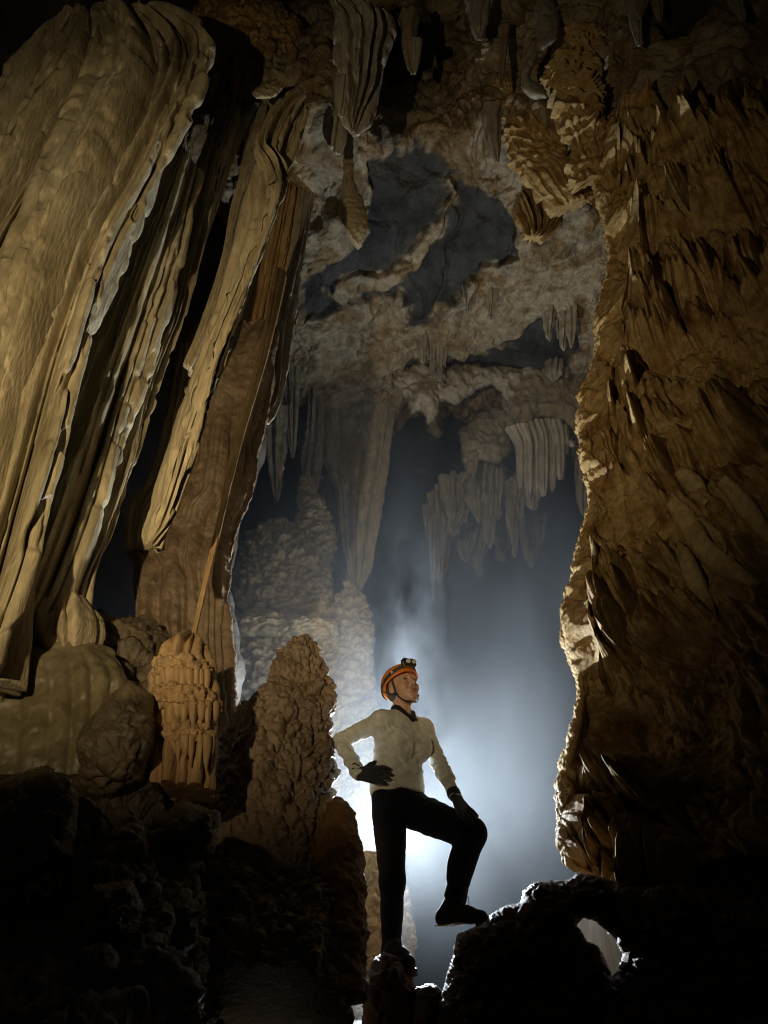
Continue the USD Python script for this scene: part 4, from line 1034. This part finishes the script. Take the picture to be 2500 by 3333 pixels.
# gloves: palm, four fingers and a thumb, closed on hip and thigh
def hand(wr, kn, tips, thumb, palm_r, name_seed):
    """kn: the four knuckle points, tips: for each finger its middle joint and its end, thumb: its points."""
    def f(p):
        c = kn.mean(0)
        d = None
        for k in kn:
            e = cone(p, wr + (k - kn.mean(0)) * .35, k, .022, .0165)
            d = e if d is None else smin(d, e, .012)
        for k, (m_, t_) in zip(kn, tips):
            d = smin(d, np.minimum(cone(p, k, m_, .0135, .0118), cone(p, m_, t_, .0118, .0098)), .004)
        d = smin(d, chain(p, thumb, [.017, .014, .0115], .006), .008)
        return d
    return f


def glove(wr, elb, kn, tips, thumb):
    fa = hand(wr, kn, tips, thumb, .02, 0)
    c = unit(elb - wr)
    def f(p):
        d = fa(p)
        d = smin(d, cone(p, wr, wr + c * .045, .033, .041), .015)
        d = d - .0022 * np.sin(np.clip((p - wr) @ c, -.01, .05) * 260) * ((p - wr) @ c > .0)
        return d
    pts = np.vstack([kn, np.array(tips).reshape(-1, 3), thumb, [wr, wr + c * .07]])
    return nets(f, pts.min(0) - .06, pts.max(0) + .06, .0036)


HY = 4.535
kR = at([1224, 1231, 1232, 1226], [2500, 2514, 2530, 2545], [HY, HY - .012, HY - .01, HY + .005])
tR = [(at(1249, 2497, HY - .02), at(1268, 2503, HY + .01)), (at(1256, 2512, HY - .035), at(1272, 2519, HY - .0)), (at(1256, 2530, HY - .03), at(1268, 2535, HY + .005)), (at(1247, 2547, HY - .015), at(1257, 2551, HY + .015))]
thR = np.array([J['wrR'] + (kR[0] - J['wrR']) * .3 + up_t * .012, at(1206, 2488, HY + .05), at(1222, 2482, HY + .075)])
obj('glove', glove(J['wrR'], J['elR'], kR, tR, thR), M_glove, per)
kL = at([1519, 1516, 1508, 1499], [2627, 2638, 2647, 2653], [4.545, 4.50, 4.465, 4.44])
tL = [(at(1538, 2640, 4.53), at(1553, 2656, 4.51)), (at(1538, 2654, 4.465), at(1553, 2672, 4.44)), (at(1530, 2664, 4.42), at(1544, 2683, 4.40)), (at(1518, 2670, 4.395), at(1528, 2686, 4.385))]
thL = np.array([J['wrL'] + (kL[0] - J['wrL']) * .35, at(1510, 2620, 4.60), at(1527, 2630, 4.62)])
obj('glove', glove(J['wrL'], J['elL'], kL, tL, thL), M_glove, per)


# boots
def boot(an, toe, heel, shaft_up, nm_sole=True):
    toe, heel, an = map(np.asarray, (toe, heel, an))
    fwd = unit(toe - heel); L_ = np.linalg.norm(toe - heel)
    upv = unit(shaft_up - fwd * (shaft_up @ fwd)); side = np.cross(fwd, upv)
    FR = np.array([fwd, side, upv])
    loc = lambda p: (p - heel) @ FR.T
    def upper(p):
        q = loc(p)
        d = cone(p, an + shaft_up * .055, an - shaft_up * .02, .052, .05)
        d = smin(d, chain(p, [an - shaft_up * .02, heel + fwd * .045 + upv * .05], [.048, .045]), .03)
        d = smin(d, chain(p, [heel + fwd * .10 + upv * .075, heel + fwd * (L_ * .62) + upv * .045, toe - fwd * .045 + upv * .036], [.052, .046, .036], .03), .035)
        d = smin(d, cone(p, heel + fwd * .04 + upv * .035, toe - fwd * .045 + upv * .03, .036, .036), .02)
        d = smax(d, .012 - q[:, 2], .003)
        d = smax(d, (p - an) @ unit(shaft_up) - .062, .006)
        return d
    def solef(p):
        q = loc(p)
        w = .036 + .010 * sm(q[:, 0] / L_, .35, .7)
        x = q[:, 0]
        d = np.maximum(np.abs(q[:, 1]) - w, np.maximum(-x - .004, x - L_ - .003))
        d = smax(d, np.linalg.norm(q[:, :2] - [.045, 0], axis=1) * (x < .045) - .046, .004)
        d = smax(d, (np.linalg.norm((q[:, :2] - [L_ - .05, 0]), axis=1) - .054) * (x > L_ - .05), .004)
        arch = .010 * sm(x, .085, .10) * (1 - sm(x, .115, .13))
        tread = .006 * ((np.sin(x * 330) > .1).astype(np.float32))
        return np.maximum(d, np.maximum(q[:, 2] - .014, -q[:, 2] - .022 + arch + tread))
    pts = np.array([an + shaft_up * .08, toe, heel, an])
    lo, hi = pts.min(0) - .09, pts.max(0) + .09
    b_ = obj('boot', nets(upper, lo, hi, .0048), M_boot, per)
    obj('sole', nets(solef, lo, hi, .0042), M_sole, b_)
    def band(p):
        q = loc(p); x = q[:, 0]
        w = .0385 + .010 * sm(x / L_, .35, .7)
        return np.maximum(np.maximum(np.abs(np.abs(q[:, 1]) - w) - .003, np.abs(q[:, 2] - .012 + .004 * np.sin(x * 30)) - .0035), np.maximum(.01 - x, x - L_ + .06))
    obj('sole_band', nets(band, lo, hi, .0035), M_yellow, b_)
    for s in (-1, 1):
        c0 = an + shaft_up * .045 + fwd * .05
        pts = [c0 + side * (.004 * s), c0 + fwd * .02 + side * .02 * s - upv * .012, c0 + fwd * .012 + side * .03 * s - upv * .05, c0 + fwd * .022 + side * .018 * s - upv * .065]
        obj('lace', trimesh.util.concatenate([tube(np.array(pts), .0022)]), M_strap, b_)
    lp = [an - fwd * .05 + shaft_up * .05, an - fwd * .062 + shaft_up * .075, an - fwd * .073 + shaft_up * .085, an - fwd * .070 + shaft_up * .068, an - fwd * .052 + shaft_up * .046]
    obj('pull_loop', tube(np.array(lp), .0022), M_strap, b_)


def tube(pts, r, n=8, sub=6):
    k = np.r_[0, np.cumsum(np.linalg.norm(np.diff(pts, axis=0), axis=1))]
    t = np.linspace(0, k[-1], len(pts) * sub)
    C = np.stack([PchipInterpolator(k, pts[:, i])(t) for i in range(3)], 1)
    T = np.gradient(C, axis=0); T /= np.linalg.norm(T, axis=1, keepdims=True)
    ref = np.array([.3, .5, .8]); U = np.cross(T, ref); U /= np.linalg.norm(U, axis=1, keepdims=True); W = np.cross(T, U)
    th = np.linspace(0, 2 * np.pi, n, endpoint=False)
    P = C[:, None] + r * (U[:, None] * np.cos(th)[None, :, None] + W[:, None] * np.sin(th)[None, :, None])
    vv = np.vstack([P.reshape(-1, 3), C[0], C[-1]]); q = grid_faces(len(C), n, True); j = np.arange(n); e = len(C) * n
    return fix(vv, np.vstack([q[:, [0, 1, 2]], q[:, [0, 2, 3]], np.stack([np.full(n, e), (j + 1) % n, j], 1), np.stack([np.full(n, e + 1), e - n + j, e - n + (j + 1) % n], 1)]))


boot(J['anL'], at(1590, 3012, 4.46), at(1424, 3020, 4.66), unit(J['knL'] - J['anL']))
boot(J['anR'], at(1340, 3165, 4.48), at(1262, 3140, 4.74), unit(J['knR'] - J['anR']))

# scarf at the neck, with its point hanging on the chest
def scarf_sdf(p):
    n0 = J['neck'] - up_t * .002
    ring = None
    pts = [n0 + lat * .066 * math.cos(a) + frt * (.062 * math.sin(a) + .018) + up_t * (.020 - .062 * max(0, math.sin(a)) ** 2) for a in np.linspace(0, 2 * math.pi, 17)]
    for a, b_ in zip(pts[:-1], pts[1:]):
        e = cone(p, a, b_, .015, .015)
        ring = e if ring is None else smin(ring, e, .010)
    tip = n0 + frt * .098 - up_t * .058
    return smin(ring, chain(p, [n0 + frt * .082 - up_t * .040 - lat * .03, tip, tip + lat * .045 + up_t * .012 - frt * .004], [.015, .016, .010]), .015)


obj('neck_scarf', nets(scarf_sdf, J['neck'] - .19, J['neck'] + .19, .005), M_scarf, per)
hair = nets(lambda p: smax(ell(hloc(p), (0, -.030, .005), np.eye(3), (.077, .080, .085)), hloc(p)[:, 1] + .004 * np.sin(hloc(p)[:, 2] * 200) - .012, .006), hb.min(0), hb.max(0), .0055)
obj('hair', hair, M_hair, per)


# helmet with vents, lamp, webbing
def hel(p):
    q = hloc(p)
    o = ell(q, (0, -.012, .042), np.eye(3), (.100, .128, .100))
    i_ = ell(q, (0, -.012, .040), np.eye(3), (.093, .121, .094))
    d = smax(o, -i_, .004)
    rim = .030 + .16 * (q[:, 1]) * (q[:, 1] > 0) - .85 * np.clip(-q[:, 1] - .01, 0, .09)
    d = smax(d, rim - q[:, 2], .004)
    br = smax(np.abs(o + .002) - .0045, np.abs(q[:, 2] - rim - .005) - .0065, .003)     # rolled rim
    d = smin(d, br, .004)
    for s in (-1, 1):
        for (y, z, r) in ((.048, .118, .014), (.018, .128, .015), (-.014, .127, .015), (-.05, .108, .017), (-.072, .078, .016), (-.03, .083, .013)):
            c = np.array([.062 * s if z > .1 else .095 * s, y, z])
            d = smax(d, -ell(q, c, np.eye(3), (.05, r * 1.25, r * .62)), .003)
        d = smax(d, -(np.abs(ell(q, (0, -.012, .042), np.eye(3), (.101, .129, .101))) + 999), .001) if False else d
    return d


hbb = np.array([hw(x, y, z) for x in (-.14, .14) for y in (-.17, .2) for z in (-.17, .19)])
helm = obj('helmet', nets(hel, hbb.min(0), hbb.max(0), .0036), M_helmet, per)


def onhel(az, z, off=.003):
    k = math.sqrt(max(.02, 1 - ((z - .042) / .100) ** 2))
    return hw((.100 + off) * k * math.sin(az), -.012 + (.128 + off) * k * math.cos(az), z)


def strip(pts, w, th, wdir):
    """A flat band along pts."""
    pts = np.asarray(pts); k = np.r_[0, np.cumsum(np.linalg.norm(np.diff(pts, axis=0), axis=1))]
    t = np.linspace(0, k[-1], 50)
    C = np.stack([PchipInterpolator(k, pts[:, i])(t) for i in range(3)], 1)
    T = np.gradient(C, axis=0); T /= np.linalg.norm(T, axis=1, keepdims=True)
    W = np.asarray(wdir) - T * (T @ np.asarray(wdir))[:, None]; W /= np.linalg.norm(W, axis=1, keepdims=True); Q = np.cross(T, W)
    th_ = np.linspace(0, 2 * np.pi, 12, endpoint=False)
    P = C[:, None] + W[:, None] * (w / 2 * np.sign(np.cos(th_)) * np.abs(np.cos(th_)) ** .4)[None, :, None] + Q[:, None] * (th / 2 * np.sign(np.sin(th_)) * np.abs(np.sin(th_)) ** .4)[None, :, None]
    q = grid_faces(50, 12, True); vv = np.vstack([P.reshape(-1, 3), C[0], C[-1]]); j = np.arange(12)
    return fix(vv, np.vstack([q[:, [0, 1, 2]], q[:, [0, 2, 3]], np.stack([np.full(12, 600), (j + 1) % 12, j], 1), np.stack([np.full(12, 601), 588 + j, 588 + (j + 1) % 12], 1)]))


obj('lamp_band', strip([onhel(a, .082 - .075 * (1 - math.cos(a)) / 2, .004) for a in np.linspace(0, 2 * math.pi, 33)], .024, .004, hu), M_strap, helm)
for s in (-1, 1):
    dsk = trimesh.creation.cylinder(.010, .006); R_ = np.eye(4); R_[:3, :3] = np.array([hu, hf, hl * s]).T; R_[:3, 3] = onhel(s * 1.05, .066, .005); dsk.apply_transform(R_)
    obj('lamp_clip', dsk, M_white, helm)


def rbox(ext, r=.006):
    import manifold3d as m3
    s = m3.Manifold.sphere(r, 12); e = np.array(ext) / 2 - r
    return trimesh.Trimesh(*[(lambda q: (q.vert_properties[:, :3], q.tri_verts))(m3.Manifold.batch_hull([s.translate((x * e[0], y * e[1], z * e[2])) for x in (-1, 1) for y in (-1, 1) for z in (-1, 1)]).to_mesh())][0], process=False)


def putbox(name, ext, c, mat, par, r=.006, tilt=0.0):
    b_ = rbox(ext, r)
    rx = trimesh.transformations.rotation_matrix(tilt, [1, 0, 0])
    b_.apply_transform(rx)
    M_ = np.eye(4); M_[:3, :3] = HF.T; M_[:3, 3] = hw(*c); b_.apply_transform(M_)
    return obj(name, b_, mat, par, smooth=30)


putbox('headlamp', (.084, .050, .052), (0, .114, .094), M_black, helm, tilt=.15)
putbox('headlamp_trim', (.088, .006, .040), (0, .114, .088), M_gold, helm, r=.0028, tilt=.15)
putbox('headlamp_battery', (.040, .036, .030), (0, .088, .126), M_black, helm)
for s in (-1, 1):
    c = trimesh.creation.cylinder(.014, .012); c.apply_transform(trimesh.transformations.rotation_matrix(math.pi / 2 - .15, [1, 0, 0])); M_ = np.eye(4); M_[:3, :3] = HF.T; M_[:3, 3] = hw(.021 * s, .142, .093); c.apply_transform(M_)
    obj('headlamp_lens', c, M_glass, helm, smooth=30)
for s in (-1, 1):
    obj('chin_strap', strip([hw(.084 * s, .030, .045), hw(.082 * s, .028, .0), hw(.074 * s, .026, -.052), hw(.062 * s, .034, -.084), hw(.034 * s, .052, -.112), hw(0, .062, -.119)], .014, .003, hf + hu * .3), M_strap, helm)
    obj('rear_strap', strip([hw(.088 * s, -.062, .012), hw(.084 * s, -.03, -.02), hw(.075 * s, .024, -.050)], .012, .003, hu), M_strap, helm)
    obj('strap_buckle', rbox_at((.020, .008, .024), (.078 * s, .028, -.056)) if False else trimesh.creation.icosphere(1, .009).apply_translation(hw(.076 * s, .027, -.056)), M_black, helm)

# the lamp that lights the mist: a torch head on a monopod, hidden behind the standing leg
tor = thing('torch', 'small torch on a thin pole behind the caver lighting the mist', 'torch')
base_z = float(floor_z(BACK[0], BACK[1]))
pole = trimesh.creation.cylinder(.008, BACK[2] - .10 - base_z + .1); pole.apply_translation([BACK[0], BACK[1], (BACK[2] - .10 + base_z - .1) / 2])
obj('pole', pole, M_black, tor)
hd = trimesh.creation.revolve(np.array([(0, -.12), (.016, -.12), (.016, -.07), (.03, -.05), (.03, -.042), (0, -.042)])); hd.apply_translation(BACK)
obj('head', hd, M_black, tor, smooth=30)
